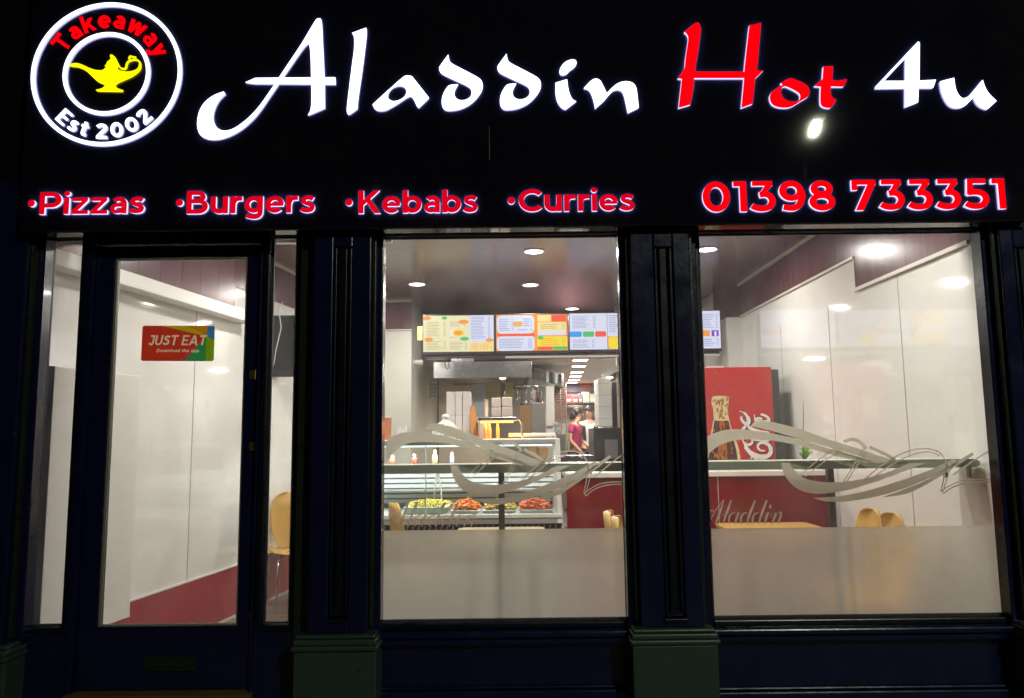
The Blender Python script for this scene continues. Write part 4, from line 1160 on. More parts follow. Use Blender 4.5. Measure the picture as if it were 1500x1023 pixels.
fs.append(tuple(range(N))[::-1]); fs.append(tuple((len(rows) - 1) * N + k for k in range(N)))
mb.add(vs, fs).build('bag_body', mat('white_polythene', (.82, .82, .76), .35, var=.04), bag_o)
# heated gantry
hg = thing('heat_lamp_gantry', 'stainless heat lamp gantry glowing orange on the counter', 'food warmer', (XT(732), YT, ztp))
za, zb_ = ZT(611.5), ZT(617.5)
MB().box(XT(700), XT(757), YT - .12, YT + .2, zb_, za).build('canopy', steel, hg, bevel=.008)
MB().tube([(XT(757), YT - .1, (za + zb_) / 2), (XT(762), YT - .1, ZT(616)), (XT(765), YT - .1, ZT(624)), (XT(764.5), YT - .1, ZT(638)), (XT(764.5), YT - .1, ztp + .001)], .008, 8).build('leg', chrome, hg, smooth=True)
MB().tube([(XT(757), YT + .18, (za + zb_) / 2), (XT(762), YT + .18, ZT(616)), (XT(765), YT + .18, ZT(624)), (XT(764.5), YT + .18, ztp + .001)], .008, 8).build('leg', chrome, hg, smooth=True)
MB().box(XT(699), XT(701), YT - .1, YT + .18, ztp + .001, zb_ - .001).build('leg', steel, hg)
MB().box(XT(704), XT(752), YT - .03, YT + .1, zb_ - .012, zb_ - .001).build('heating_element', emat('orange_element', (1, .36, .06), 7), hg)
area_light('light', (XT(728), YT + .03, zb_ - .02), 2.2, .25, (1, .42, .10), hg)
MB().hexa([(XT(688.5), YT + .0, ztp + .001), (XT(704), YT + .0, ztp + .001), (XT(704), YT + .03, ztp + .001), (XT(688.5), YT + .03, ztp + .001)], [(XT(688.5), YT + .1, ZT(594)), (XT(694), YT + .1, ZT(594)), (XT(694), YT + .12, ZT(594)), (XT(688.5), YT + .12, ZT(594))]).build('side_shield', mat('orange_lit_shield', (.75, .30, .08), .3, .7), hg)  # heat-lamp orange is put into the panel's own colour
for k, px in enumerate((711, 717, 729)):
    t = thing('warm_bottle', ['left', 'middle', 'right'][k] + ' of three slim bottles glowing orange under the heat lamp', 'bottle', (XT(px), YT + .02, ztp), group='slim bottles under the heat lamp')
    hh = ZT(621) - ztp
    MB().lathe([(.013, ztp + .001), (.015, ztp + hh * .2), (.015, ztp + hh * .65), (.008, ztp + hh * .8), (.008, ztp + hh)], XT(px), YT + .02, 12).build('body', mat('amber_sauce', (.75, .42, .12), .25), t, smooth=True)
fbm = mat('white_foam_box', (.80, .70, .62), .5, var=.05)
for k, (a, b) in enumerate(((720.5, 734.5), (735.5, 751))):
    t = thing('foam_box_stack', ['left', 'right'][k] + ' stack of white foam cups on top of the heat lamp gantry', 'box', ((XT(a) + XT(b)) / 2, YT, za), group='foam box stacks on the gantry')
    hh = ZT(583 if k else 584) - za
    mb = MB()
    w2 = (XT(b) - XT(a)) / 2; cx = (XT(a) + XT(b)) / 2
    for i in range(2):
        zz = za + .0015 + hh * i / 2
        q = 1 - .04 * i
        mb.box(cx - w2 * q, cx + w2 * q, YT - .06, YT + .09, zz, zz + hh / 2 - .0006)
    mb.build('boxes', fbm, t, bevel=.008)
# frame behind: top rail of the counter end
rl = thing('counter_rail', 'white tubular guard rail above the right end of the display counter', 'rail', (XT(790), YT, ztp))
MB().tube([(XT(745, 645), Yd + .5, ztp + .03), (x1 - .02, Yd + .5, ztp + .03), (x1 - .02, Yd + .5, ztp + .001)], .018, 10).build('tube', white_paint, rl, smooth=True)

# ------------------------------------------------------------------ drinks fridge
Yfr = YY(6.72)
def FP(a, b): return (lambda p: (p.x, p.z))(P(1025 + a / 5.68, 530 + b / 5.68, Yfr - .004))
fx0, fx1 = X(1031.5, 600, Yfr), X(1133, 600, Yfr); fzt_ = Z(1085, 538, Yfr)
fg = thing('drinks_fridge', 'tall red drinks fridge with a bottle picture and white script behind the counter', 'fridge', ((fx0 + fx1) / 2, Yfr, FL))
MB().box(fx0 - .02, fx1 + .075, Yfr + .03, Yfr + .60, FL, fzt_ - .02).build('cabinet', mat('dark_grey_cabinet', (.05, .055, .06), .4), fg, bevel=.01)
MB().box(fx0, fx1, Yfr, Yfr + .029, FL + .08, fzt_).build('door', mat('fridge_red', (.52, .03, .03), .3, var=.12, scale=8, dirt=((.62, .25, .2), 26, .70)), fg, bevel=.006)
gb = MB()
bo = smooth([(105, 298), (130, 286), (220, 288), (240, 312), (240, 362), (234, 402), (250, 500), (280, 600), (330, 740), (348, 900, 1), (25, 900, 1), (60, 740), (95, 590), (113, 480), (112, 395), (98, 345)], 4)
gb.prism([FP(*p) for p in bo], Yfr - .003, Yfr - .001, 0)
lq = smooth([(122, 492, 1), (240, 492, 1), (262, 590), (305, 740), (322, 900, 1), (55, 900, 1), (85, 740), (108, 590)], 4)
gb.prism([FP(*p) for p in lq], Yfr - .004, Yfr - .0031, 1)
gb.prism([FP(*p) for p in smooth([(165, 492, 1), (205, 492, 1), (215, 600), (230, 760), (232, 900, 1), (150, 900, 1), (150, 760), (160, 600)], 4)], Yfr - .0046, Yfr - .0041, 2)
gb.prism([FP(*p) for p in arc(172, 338, 32, 30, 0, 360, 16)[:-1]], Yfr - .004, Yfr - .0031, 2)
for k in range(120):
    a, b = (random.uniform(110, 240), random.uniform(300, 480)) if k < 45 else (random.uniform(95, 285), random.uniform(500, 860))
    if k >= 45 and abs(a - 180) > 62 + (b - 500) * .17: continue
    gb.prism([FP(*p) for p in arc(a, b, random.uniform(4, 9), random.uniform(8, 22), 0, 360, 7)[:-1]], Yfr - .0048 - k * 1e-5, Yfr - .0047 - k * 1e-5, random.choice([0, 2, 3] if k < 45 else [1, 1, 2, 3, 1]))
for k in range(60):
    a, b = random.uniform(50, 590), random.uniform(60, 800)
    gb.prism([FP(*p) for p in arc(a, b, random.uniform(1.5, 6), random.uniform(2, 6), 0, 360, 7)[:-1]], Yfr - .0028, Yfr - .0021, 4)
gb.build('bottle_picture', [mat('pale_gold_print', (.72, .60, .33), .4, var=.3, scale=30), mat('cola_brown_print', (.10, .03, .02), .35, var=.5, scale=40), mat('amber_print', (.42, .12, .03), .4, var=.3, scale=30), mat('dark_gold_print', (.45, .25, .08), .4), mat('droplet_print', (.66, .20, .18), .3)], fg)
sc2 = MB(); k = 0
for dx, dy, mi in ((9, 7, 1), (0, 0, 0)):
    for path, ww in [([(372, 668), (385, 715), (430, 765), (500, 792), (565, 785), (592, 748), (580, 700), (540, 676), (495, 682), (482, 712), (505, 738), (545, 742)], [14, 26, 34, 32, 28, 26, 22, 18, 16, 14, 12, 8]),
                     ([(352, 640), (372, 680), (410, 692), (438, 668), (425, 630), (388, 612), (362, 632)], [10, 16, 18, 14, 12, 14, 12]),
                     ([(425, 650), (480, 655), (540, 660), (582, 655)], [8, 12, 14, 12]),
                     ([(330, 412), (372, 428), (402, 470), (405, 512), (372, 512), (345, 475), (352, 455)], [6, 16, 26, 22, 18, 14, 8]),
                     ([(400, 505), (372, 545), (355, 570)], [10, 20, 26]),
                     ([(370, 500), (410, 545), (460, 575), (520, 592), (580, 598)], [10, 22, 30, 30, 18]),
                     ([(455, 440), (462, 478), (505, 500), (560, 498), (575, 478), (545, 450), (505, 438)], [8, 18, 24, 22, 18, 16, 8]),
                     ([(455, 500), (480, 470), (520, 478)], [6, 14, 10]),
                     ([(425, 812), (432, 790), (470, 812), (460, 850), (500, 880)], [8, 14, 16, 20, 20])]:
        pp = smooth(path, 3, False)
        wi = [1.25 * ww[min(i // 3, len(ww) - 1)] for i in range(len(pp))]
        sc2.prism([FP(a + dx, b + dy) for a, b in ribbon(pp, wi)], Yfr - .006 - k * 4e-5, Yfr - .005 - k * 4e-5, mi); k += 1
sc2.build('script_logo', [mat('white_print', (.78, .76, .72), .4), mat('black_print', (.05, .02, .02), .4)], fg)
MB().box(fx0 + .08, fx0 + .22, Yfr + .1, Yfr + .4, fzt_ - .019, fzt_ + .02).build('top_hinge', white_paint, fg)

# plant on the counter
px_, py_ = X(1180, 690, Yc_ + .1), Yc_ + .1
pl = thing('potted_plant', 'small potted orchid with a bare dark stem on the crimson counter', 'plant', (px_, py_, cz + .012))
MB().lathe([(.035, cz + .0125), (.045, cz + .09), (.043, cz + .09), (.03, cz + .08)], px_ + .0, py_, 14).build('pot', mat('grey_pot', (.30, .27, .25), .5), pl, smooth=False)
MB().tube([(px_ - .01, py_, cz + .08), (px_ - .008, py_, cz + .25), (px_ + .004, py_, cz + .40), (px_ + .012, py_, cz + .56)], [.0035, .003, .003, .0015], 6).tube([(px_ - .006, py_, cz + .25), (px_ - .018, py_, cz + .33)], .0018, 5).build('stem', mat('dark_stem', (.05, .05, .02), .5), pl)
lf = mat('orchid_leaf', (.16, .36, .03), .35, var=.3)
for a, ln, up_ in [(0.1, .07, .12), (2.9, .05, .10), (.6, .05, .16), (5.2, .08, .07), (1.8, .05, .06)]:
    mb = MB(); vs = []
    for i in range(7):
        t = i / 6; w = .034 * math.sin(math.pi * min(1, t * .9 + .1))
        c = Vector((px_ + math.cos(a) * ln * t, py_ + math.sin(a) * ln * t, cz + .085 + up_ * math.sin(t * 2.2)))
        nrm = Vector((-math.sin(a), math.cos(a), 0))
        vs += [c + nrm * w + Vector((0, 0, .006)), c, c - nrm * w + Vector((0, 0, .006))]
    mb.add(vs, [(i * 3 + j, i * 3 + j + 1, i * 3 + j + 4, i * 3 + j + 3) for i in range(6) for j in (0, 1)]).build('leaf', lf, pl, smooth=True)

# ------------------------------------------------------------------ chairs and tables
def make_chair(label):
    t = thing('cafe_chair', label, 'chair', (0, 0, 0), group='yellow plywood cafe chairs')
    # local: faces -Y, seat at .45
    prof = [(.20, .455), (.06, .43), (-.08, .432), (-.20, .452)]
    vs, fs = [], []
    cols = 8
    path = [(-.21, .448, .40), (-.12, .440, .42), (0, .436, .42), (.12, .438, .40), (.18, .455, .36)]
    for y, z, w in path:
        for k in range(cols + 1):
            u = k / cols - .5
            vs.append((u * w, y, z + .03 * abs(u * 2) ** 2))
    n = cols + 1
    for i in range(len(path) - 1):
        for k in range(cols): fs.append((i * n + k, i * n + k + 1, (i + 1) * n + k + 1, (i + 1) * n + k))
    s = MB().add(vs, fs).build('seat', ply, t, False, smooth=True)
    so = s.modifiers.new('Solidify', 'SOLIDIFY'); so.thickness = .014
    vs, fs = [], []
    path = [(.19, .46, .20), (.205, .50, .26), (.215, .60, .34), (.225, .70, .38), (.24, .80, .37), (.25, .87, .345), (.255, .915, .29), (.257, .94, .21), (.258, .952, .10)]
    for y, z, w in path:
        for k in range(cols + 1):
            u = k / cols - .5
            vs.append((u * w, y - .05 * (abs(u * 2) ** 2), z))
    for i in range(len(path) - 1):
        for k in range(cols): fs.append((i * n + k, i * n + k + 1, (i + 1) * n + k + 1, (i + 1) * n + k))
    s = MB().add(vs, fs).build('backrest', ply, t, False, smooth=True)
    so = s.modifiers.new('Solidify', 'SOLIDIFY'); so.thickness = .014
    sd = s.modifiers.new('Subd', 'SUBSURF'); sd.levels = sd.render_levels = 1
    for sx, sy in ((-1, -1), (1, -1), (-1, 1), (1, 1)):
        MB().tube([(sx * .13, sy * .12, .43), (sx * .19, sy * .18, .40), (sx * .21, sy * .21, .001)], .010, 8).build('leg', chrome, t, False, smooth=True)
    return t


ch0 = make_chair('yellow plywood chair at the left wall, right one of the pair in the sidelight')
ch0.location = (X(434, 770, YY(6.85)), YY(6.85), FL); ch0.rotation_euler.z = R(30)
for bx, byc, rz, lb in [(392, 7.2, 30, 'yellow plywood chair half hidden behind the door frame at the left wall'),
                        (1282, 4.90, -90, 'yellow chair against the white wall in the right window, farther of the two'),
                        (1313, 4.63, -90, 'yellow chair looking lower against the white wall, nearer the right window edge'),
                        (888, 4.95, 78, 'yellow chair with the higher back at the right edge of the middle window'),
                        (899, 4.62, 78, 'yellow chair whose lower back overlaps the one before the crimson counter'),
                        (573, 5.75, 112, 'yellow chair at the far left corner of the middle window')]:
    xb_, yb_ = X(bx, 760, YY(byc)), YY(byc)
    copy_tree(ch0, (xb_ + .25 * math.sin(R(rz)), yb_ - .25 * math.cos(R(rz)), FL), R(rz), lb)


def make_table(x0, x1, yc0, yc1, label, tone):
    zt_ = .93
    t = thing('cafe_table', label, 'table', ((x0 + x1) / 2, YY((yc0 + yc1) / 2), FL), group='beech topped cafe tables')
    r = .06
    y0, y1 = YY(yc0), YY(yc1)
    vs = [(a, b) for a, b in arc(x1 - r, y1 - r, r, r, 0, 90, 5) + arc(x0 + r, y1 - r, r, r, 90, 180, 5) + arc(x0 + r, y0 + r, r, r, 180, 270, 5) + arc(x1 - r, y0 + r, r, r, 270, 360, 5)]
    n = len(vs)
    MB().add([(a, b, zt_ - .025) for a, b in vs] + [(a, b, zt_) for a, b in vs], [tuple(range(n))[::-1], tuple(range(n, 2 * n))] + [(i, (i + 1) % n, (i + 1) % n + n, i + n) for i in range(n)]).build('tabletop', tone, t, bevel=.004)
    cx, cy = (x0 + x1) / 2, (y0 + y1) / 2
    MB().tube([(cx, cy, FL + .02), (cx, cy, zt_ - .026)], .03, 14).build('pedestal', steel, t, smooth=True)
    MB().lathe([(.22, FL + .001), (.21, FL + .012), (.05, FL + .022)], cx, cy, 24).build('base', steel, t, smooth=False)


make_table(X(1046, 765, YY(5.75)), X(1160, 765, YY(5.75)) + .1, 5.15, 5.75, 'yellow beech table in front of the crimson counter in the right window', ply)
make_table(X(672, 768, YY(5.65)), X(797, 768, YY(5.65)), 5.05, 5.65, 'pale cream table in front of the display counter in the middle window', mat('pale_beech', (.72, .58, .36), .3, var=.08, coat=.2))

# wall television
tvx, tvy = WL(6.6) + .16, YY(6.75)
tv = thing('wall_television', 'black flat television hung high on the left wall with a dangling cable', 'television', (tvx, tvy, 2.1))
tx0, tx1 = X(399, 500, YY(6.9)), X(452, 500, YY(6.9)) + .15
MB().box(tx0, tx1, YY(6.9), YY(6.95), Z(420, 552, YY(6.9)), Z(420, 462, YY(6.9))).build('casing', blk, tv, bevel=.008)
MB().box(tx0 + .02, tx1 - .02, YY(6.9) - .003, YY(6.9) - .0005, Z(420, 543, YY(6.9)), Z(420, 465, YY(6.9))).build('screen', mat('dark_screen', (.008, .009, .010), .12, spec=.25), tv)
MB().box(tx0 + .2, tx0 + .3, YY(6.951), YY(7.2), Z(420, 520, YY(6.9)), Z(420, 500, YY(6.9))).build('bracket', blk, tv)
MB().tube([(X(414, 440, YY(6.85)), YY(6.85), Z(414, 442, YY(6.85))), (X(409, 455, YY(6.85)), YY(6.85), Z(409, 458, YY(6.85))), (X(412, 480, YY(6.85)), YY(6.85), Z(412, 480, YY(6.85))), (X(405, 505, YY(6.85)), YY(6.85), Z(405, 510, YY(6.85))), (X(401, 530, YY(6.85)), YY(6.85), Z(401, 535, YY(6.85)))], .004, 6).build('cable', white_paint, tv, smooth=True)

# ------------------------------------------------------------------ kitchen things
def KB(name, label, cat, px0, px1, py0, py1, yc, dep, m, part='body', bev=.004, group=None):
    Yk = YY(yc)
    t = thing(name, label, cat, (X((px0 + px1) / 2, py1, Yk), Yk, Z((px0 + px1) / 2, py1, Yk)), group=group)
    MB().box(X(px0, (py0 + py1) / 2, Yk), X(px1, (py0 + py1) / 2, Yk), Yk, Yk + dep, Z((px0 + px1) / 2, py1, Yk), Z((px0 + px1) / 2, py0, Yk)).build(part, m, t, bevel=bev)
    return t


# extractor hood
Yh = YY(9.5)
hx0, hx1 = -1.0, X(779, 550, Yh)
hz0, hz1 = Z(760, 553, Yh), Z(760, 529, Yh)
eh = thing('extractor_hood', 'large stainless extractor hood hanging left of the kitchen passage', 'extractor hood', ((hx0 + hx1) / 2, Yh + .6, hz0))
MB().box(hx0, hx1, Yh, Yh + .03, hz0, hz1).box(hx1 - .03, hx1, Yh + .0305, Yh + 3.0, hz0, hz1).box(hx0, hx1 - .031, Yh + 2.97, Yh + 3.0, hz0, hz1).box(hx0, hx1 - .031, Yh + .031, Yh + 2.96, hz1 - .02, hz1 - .001).build('canopy', steel, eh, bevel=.004)
flt = MB()
for i in range(5): flt.box(hx0 + .1, hx1 - .08, Yh + .1 + i * .55, Yh + .6 + i * .55, hz0 + .05, hz0 + .07)
flt.build('filter', mat('greasy_filter', (.12, .10, .09), .4, .5, var=.3), eh)
MB().box(hx0 + .2, hx0 + .5, Yh + .3, Yh + .7, hz1 + .001, 2.61).build('duct', steel, eh)
# range wall behind the hood
MB().box(-.37, .55, YY(12.6), YY(12.65), FL + .0, 2.6).build('kitchen_wall', mat('stained_steel_wall', (.30, .27, .24), .35, .4, var=.25, scale=3), shop)
kt = KB('tile_splashback', 'olive green tiled splashback panel behind the gantry lamp', 'splashback', 711, 752, 561, 585, 10.6, .03, mat('olive_tile', (.42, .40, .14), .3, var=.2, scale=6, joints=(2, .1, .006, (.25, .24, .12))), 'panel')
kk = thing('pendant_lamp', 'small warm lamp on a brown post in front of the green tiles', 'lamp', (X(736, 582, YY(10.2)), YY(10.2), Z(736, 610, YY(10.2))))
lx_ = X(736.5, 560, YY(10.2))
MB().tube([(lx_, YY(10.2), Z(736, 610, YY(10.2))), (lx_, YY(10.2), Z(736, 556, YY(10.2)))], .035, 12).build('post', mat('brown_metal', (.25, .13, .07), .4, .5), kk, smooth=True)
MB().lathe([(.04, Z(736, 555.5, YY(10.2))), (.05, Z(736, 553, YY(10.2))), (.02, Z(736, 551, YY(10.2)))], lx_, YY(10.2), 14).build('bulb', emat('warm_bulb', (1, .85, .6), 4), kk, smooth=True)
KB('splash_guard', 'pale blue steel panel between the cups and the orange shield', 'panel', 693, 710, 563, 612, 10.0, .05, mat('pale_steel', (.40, .46, .48), .3, .3), 'panel')
KB('wooden_board', 'tall brown wooden board leaning behind the gantry', 'board', 761, 778, 594, 640, 8.6, .03, mat('brown_board', (.42, .24, .10), .45, var=.2, scale=6, stretch=(3, 1, .4)), 'board')
KB('steel_cabinet', 'grey steel cabinet beside the brown board', 'cabinet', 779, 799, 590, 645, 9.4, .5, mat('dull_steel', (.33, .31, .29), .35, .5, var=.2), 'casing')
fd = KB('upright_freezer', 'narrow white upright freezer beyond the grey cabinet', 'freezer', 800, 812, 566, 645, 10.8, .5, white_paint, 'casing')
MB().box(X(801, 625, YY(10.8)), X(810, 625, YY(10.8)), YY(10.8) - .02, YY(10.8) - .002, Z(805, 626, YY(10.8)), Z(805, 624, YY(10.8))).build('handle', steel, fd)
area_light('light', (-.2, YY(11.2), 2.2), 9, .3, (1, .82, .6), eh)  # added warm fill for the kitchen; the hood has no lamp here
ut = thing('utensil_rail', 'steel rail with ladles and spatulas hanging under the large hood', 'rail', (-.1, YY(9.4), 2.1))
MB().tube([P(755, 566, YY(9.45)), P(798, 566, YY(9.45))], .008, 8).build('rail', steel, ut, smooth=True)
for k, px in enumerate((758, 764, 771, 778, 786, 793)):
    a_, b_ = P(px, 567, YY(9.45)), P(px + 1, 585 + (k * 7) % 9, YY(9.45))
    MB().tube([a_, b_], .006, 6).blob(b_, .028, (.9, .3, 1.1), 0, .05, 7).build('utensil', [chrome, blk, steel][k % 3], ut, smooth=True)
Yv = YY(10.9)
vh = thing('rear_hood', 'second smaller stainless hood with upright filter slats beyond the first', 'extractor hood', (X(803, 560, Yv), Yv, Z(803, 563, Yv)))
MB().hexa([(X(782, 560, Yv), Yv, Z(803, 556, Yv)), (X(826, 560, Yv), Yv, Z(803, 566, Yv)), (X(826, 560, Yv), Yv + 1.2, Z(803, 566, Yv)), (X(782, 560, Yv), Yv + 1.2, Z(803, 556, Yv))],
          [(X(782, 560, Yv), Yv, Z(803, 538, Yv)), (X(826, 560, Yv), Yv, Z(803, 548, Yv)), (X(826, 560, Yv), Yv + 1.2, Z(803, 548, Yv)), (X(782, 560, Yv), Yv + 1.2, Z(803, 538, Yv))]).build('canopy', steel, vh)
for k in range(4):
    a = 800 + k * 6.2
    MB().box(X(a, 555, Yv), X(a + 3.6, 555, Yv), Yv - .03, Yv - .002, Z(803, 560 + k, Yv), Z(803, 545 + k, Yv)).build('filter_slat', chrome if k % 2 else MATS['white_louvre'], vh)
for k, (px, py, w_, h_, c_, lb) in enumerate([(782, 590, .07, .16, (.55, .55, .52), 'tall pale tub on the grey steel cabinet'), (788, 590, .06, .12, (.5, .12, .06), 'red tin on the grey steel cabinet'), (794, 590, .06, .2, (.2, .22, .2), 'dark tall tin on the grey steel cabinet')]):
    yk = YY(9.4) + .1
    xx, zz = X(px, py, yk), Z(789, 590, YY(9.4)) + .001
    t = thing('storage_tin', lb, 'tin', (xx, yk, zz), group='tins on the steel cabinet')
    MB().lathe([(w_ * .5, zz), (w_ * .52, zz + h_ * .9), (w_ * .48, zz + h_)], xx, yk, 14).build('body', mat('tin_paint_%s' % 'xyz'[k], c_, .35, .2), t, smooth=False)
    MB().lathe([(w_ * .54, zz + h_ + .001), (w_ * .54, zz + h_ + .02)], xx, yk, 14).build('lid', steel, t)
for k, (px, w_, h_, c_) in enumerate([(566, .09, .20, (.55, .2, .1)), (588, .1, .12, (.7, .7, .66))]):
    xx = X(px, 640, YT)
    t = thing('counter_tub', ['orange brown tub at the far left end of the display counter top', 'low white tub on the display counter top left of the carrier bag'][k], 'tub', (xx, YT, ztp))
    MB().lathe([(w_ * .42, ztp + .001), (w_ * .5, ztp + h_ * .95)], xx, YT, 18).build('body', mat('tub_paint_%s' % 'xy'[k], c_, .4), t, smooth=False)
    MB().lathe([(w_ * .52, ztp + h_ * .951), (w_ * .52, ztp + h_)], xx, YT, 18).build('lid', white_paint, t)
# stacked wire racks
Yr = YY(11.6)
rk = thing('wire_rack', 'tall stack of rusty wire baskets beside the white freezer', 'rack', (X(822, 620, Yr), Yr, FL + .15))
rx0, rx1 = X(812, 600, Yr), X(830, 600, Yr)
mb = MB()
for i in range(22):
    z = Z(820, 620, Yr) + i * (Z(820, 565, Yr) - Z(820, 620, Yr)) / 22
    mb.box(rx0, rx1, Yr, Yr + .35, z, z + .012)
mb.build('shelves', mat('rusty_wire', (.28, .15, .10), .5, .4, var=.3), rk)
for a in (rx0, (rx0 + rx1) / 2, rx1 - .01): MB().box(a, a + .012, Yr - .013, Yr - .001, FL + .15, Z(820, 562, Yr)).build('post', steel, rk)
# far shelf with boxes
Ysf = YY(14.6)
sh = thing('wall_shelf', 'long dark shelf high on the far kitchen wall', 'shelf', (X(855, 592, Ysf), Ysf, Z(855, 592, Ysf)))
MB().box(X(822, 592, Ysf), X(880, 592, Ysf), Ysf, Ysf + .5, Z(855, 592, Ysf), Z(855, 590, Ysf)).build('board', blk, sh)
zsh = Z(855, 590, Ysf)
for k, (a, b, ht, col, lb) in enumerate([(829, 838, 578, (.45, .04, .04), 'red box at the left of the far shelf'), (838.5, 847, 580, (.55, .05, .06), 'brighter red box on the far shelf'), (848, 853, 576, (.10, .10, .12), 'dark narrow box between the red and cream ones'), (854, 864, 574, (.42, .36, .28), 'tall cream box on the far shelf'), (865, 876, 577, (.48, .42, .33), 'wide cream box at the right of the far shelf')]):
    t = thing('storage_box', lb, 'box', (X((a + b) / 2, 590, Ysf), Ysf + .1, zsh), group='boxes on the far kitchen shelf')
    MB().box(X(a, 588, Ysf), X(b, 588, Ysf), Ysf + .03, Ysf + .33, zsh + .001, Z((a + b) / 2, ht, Ysf)).build('carton', mat('box_colour_%s' % 'abcde'[k], col, .6), t)
    MB().box(X(a, 588, Ysf) + .02, X(b, 588, Ysf) - .02, Ysf + .028, Ysf + .0295, zsh + .03, zsh + .07).build('side_label', white_paint, t)
t = KB('menu_poster', 'dark blue and red poster above the far shelf', 'poster', 830, 868, 562, 575, 15.1, .01, mat('navy_poster', (.08, .09, .14), .5, var=.3), 'sheet')
MB().box(X(850, 568, YY(15.1)), X(866, 568, YY(15.1)), YY(15.1) - .003, YY(15.1) - .0005, Z(855, 571, YY(15.1)), Z(855, 564, YY(15.1))).build('red_patch', mat('dull_red', (.35, .06, .05), .5), t)
# white tiled pier and right hood
KB('tiled_pier', 'white tiled pier hanging right of the kitchen passage', 'pier', 877, 896, 555, 625, 9.6, .5, mat('white_tile', (.74, .74, .70), .2, var=.04, joints=(2, .15, .006, (.45, .44, .42))), 'tiles')
Y2 = YY(9.2)
h2 = thing('side_hood', 'slanting stainless hood edge above the white tiled pier', 'extractor hood', (X(895, 550, Y2), Y2, Z(895, 550, Y2)))
MB().hexa([(X(880, 552, Y2 + .5), Y2 + .5, Z(880, 554, Y2 + .5)), (X(912, 534, Y2), Y2, Z(912, 541, Y2)), (X(912, 534, Y2) + .3, Y2 + .05, Z(912, 541, Y2)), (X(880, 552, Y2 + .5) + .3, Y2 + .55, Z(880, 554, Y2 + .5))],
          [(X(880, 552, Y2 + .5), Y2 + .5, Z(880, 548, Y2 + .5)), (X(912, 534, Y2), Y2, Z(912, 531, Y2)), (X(912, 534, Y2) + .3, Y2 + .05, Z(912, 531, Y2)), (X(880, 552, Y2 + .5) + .3, Y2 + .55, Z(880, 548, Y2 + .5))]).build('canopy', steel, h2)
MB().lathe([(.03, Z(893, 555, Y2 + .3)), (.05, Z(893, 553, Y2 + .3)), (.02, Z(893, 551.5, Y2 + .3))], X(893, 553, Y2 + .3), Y2 + .3, 12).build('spot_lamp', emat('warm_bulb', (1, .85, .6), 4), h2, smooth=True)
KB('dark_cabinet', 'dark brown cabinet at the right edge of the middle window', 'cabinet', 897, 935, 560, 628, 9.9, .4, mat('dark_brown_cabinet', (.12, .09, .10), .3, var=.4, scale=5), 'casing')
ov = KB('pizza_oven', 'black oven with grey front standing right of the two people', 'oven', 870, 912, 627, 700, 8.9, .6, mat('oven_black', (.045, .045, .05), .3, .4, var=.3), 'body')
MB().box(X(886, 660, YY(8.9)), X(905, 660, YY(8.9)), YY(8.9) - .012, YY(8.9) - .001, Z(895, 672, YY(8.9)), Z(895, 644, YY(8.9))).build('door', mat('grey_oven_front', (.28, .28, .30), .3, .5, var=.2), ov)
MB().box(X(874, 630, YY(8.9)), X(884, 630, YY(8.9)), YY(8.9) - .01, YY(8.9) - .001, Z(880, 636, YY(8.9)), Z(880, 632, YY(8.9))).build('control_panel', blk, ov)
KB('prep_bench', 'dark work bench with a pale edge in front of the two people', 'bench', 822, 872, 668, 720, 8.4, .5, mat('bench_dark', (.06, .055, .06), .35), 'body')
for k, (px, py, c) in enumerate([(815, 622, (.7, .7, .68)), (817, 631, (.65, .62, .58))]):
    t = thing('white_cloth', ['upper', 'lower'][k] + ' crumpled white cloth by the wire rack', 'cloth', (X(px, py, YY(9.0)), YY(9.0), Z(px, py + 4, YY(9.0))), group='white cloths by the rack')
    MB().blob((X(px, py, YY(9.0)), YY(9.0), Z(px, py, YY(9.0))), .04, (1, .7, .9), 0, .3, 7).build('folds', mat('cloth_white', c, .8), t)
KB('prep_table', 'grey steel table under the white cloths left of the woman', 'table', 813, 829, 636, 690, 9.3, .5, mat('dull_steel', (.33, .31, .29), .35, .5), 'body')
KB('copper_pan', 'orange brown crate behind the counter end', 'crate', 776, 787, 651, 668, 6.95, .15, mat('orange_crate', (.55, .25, .10), .5, var=.2), 'crate')
KB('spice_crate', 'wooden crate with pale lid behind the counter rail', 'crate', 788, 803, 655, 672, 7.0, .15, mat('brown_board', (.42, .24, .10), .45), 'crate')
# wall fittings near left of the kitchen
hk = thing('wall_fan_knob', 'two white round knobs on the wall below the first menu screen', 'fitting', (X(614, 531, YY(9.2)), YY(9.2), Z(614, 531, YY(9.2))))
for dx in (0, 5.5):
    c = P(611.5 + dx, 531, YY(9.2))
    MB().tube([(c.x - .05, c.y, c.z), (c.x + .02, c.y, c.z)], .032, 12).build('knob', white_paint, hk, smooth=True)
cbk = thing('hanging_cable', 'thin dark cable looping down from the first menu screen', 'cable', (X(655, 530, YY(9)), YY(9.0), Z(655, 545, YY(9.0))))
MB().tube([P(652, 519, YY(9)), P(652.2, 536, YY(9)), P(655, 541.5, YY(9)), P(658, 539, YY(9)), P(657.5, 527, YY(9))], .005, 6).build('wire', blk, cbk, smooth=True)
nt_ = thing('wall_notice', 'small framed wire rack hanging on the pale wall behind the bag', 'rack', (XK0 + .01, YY(10.2), Z(635, 580, YY(10.2))))
mb = MB()
c = P(635, 568, YY(10.4))
for i in range(5): mb.tube([(c.x - .05, c.y, c.z - .12 + i * .055), (c.x + .06, c.y, c.z - .12 + i * .055)], .005, 5)
mb.tube([(c.x - .05, c.y, c.z - .14), (c.x - .05, c.y, c.z + .14)], .006, 5)
mb.build('wires', mat('dark_wire', (.15, .13, .13), .4, .5), nt_)
ybx = KB('junction_box', 'small mustard junction box left of the first menu screen', 'box', 611, 619, 478, 499, 8.4, .08, mat('mustard_box', (.45, .36, .16), .5), 'casing')

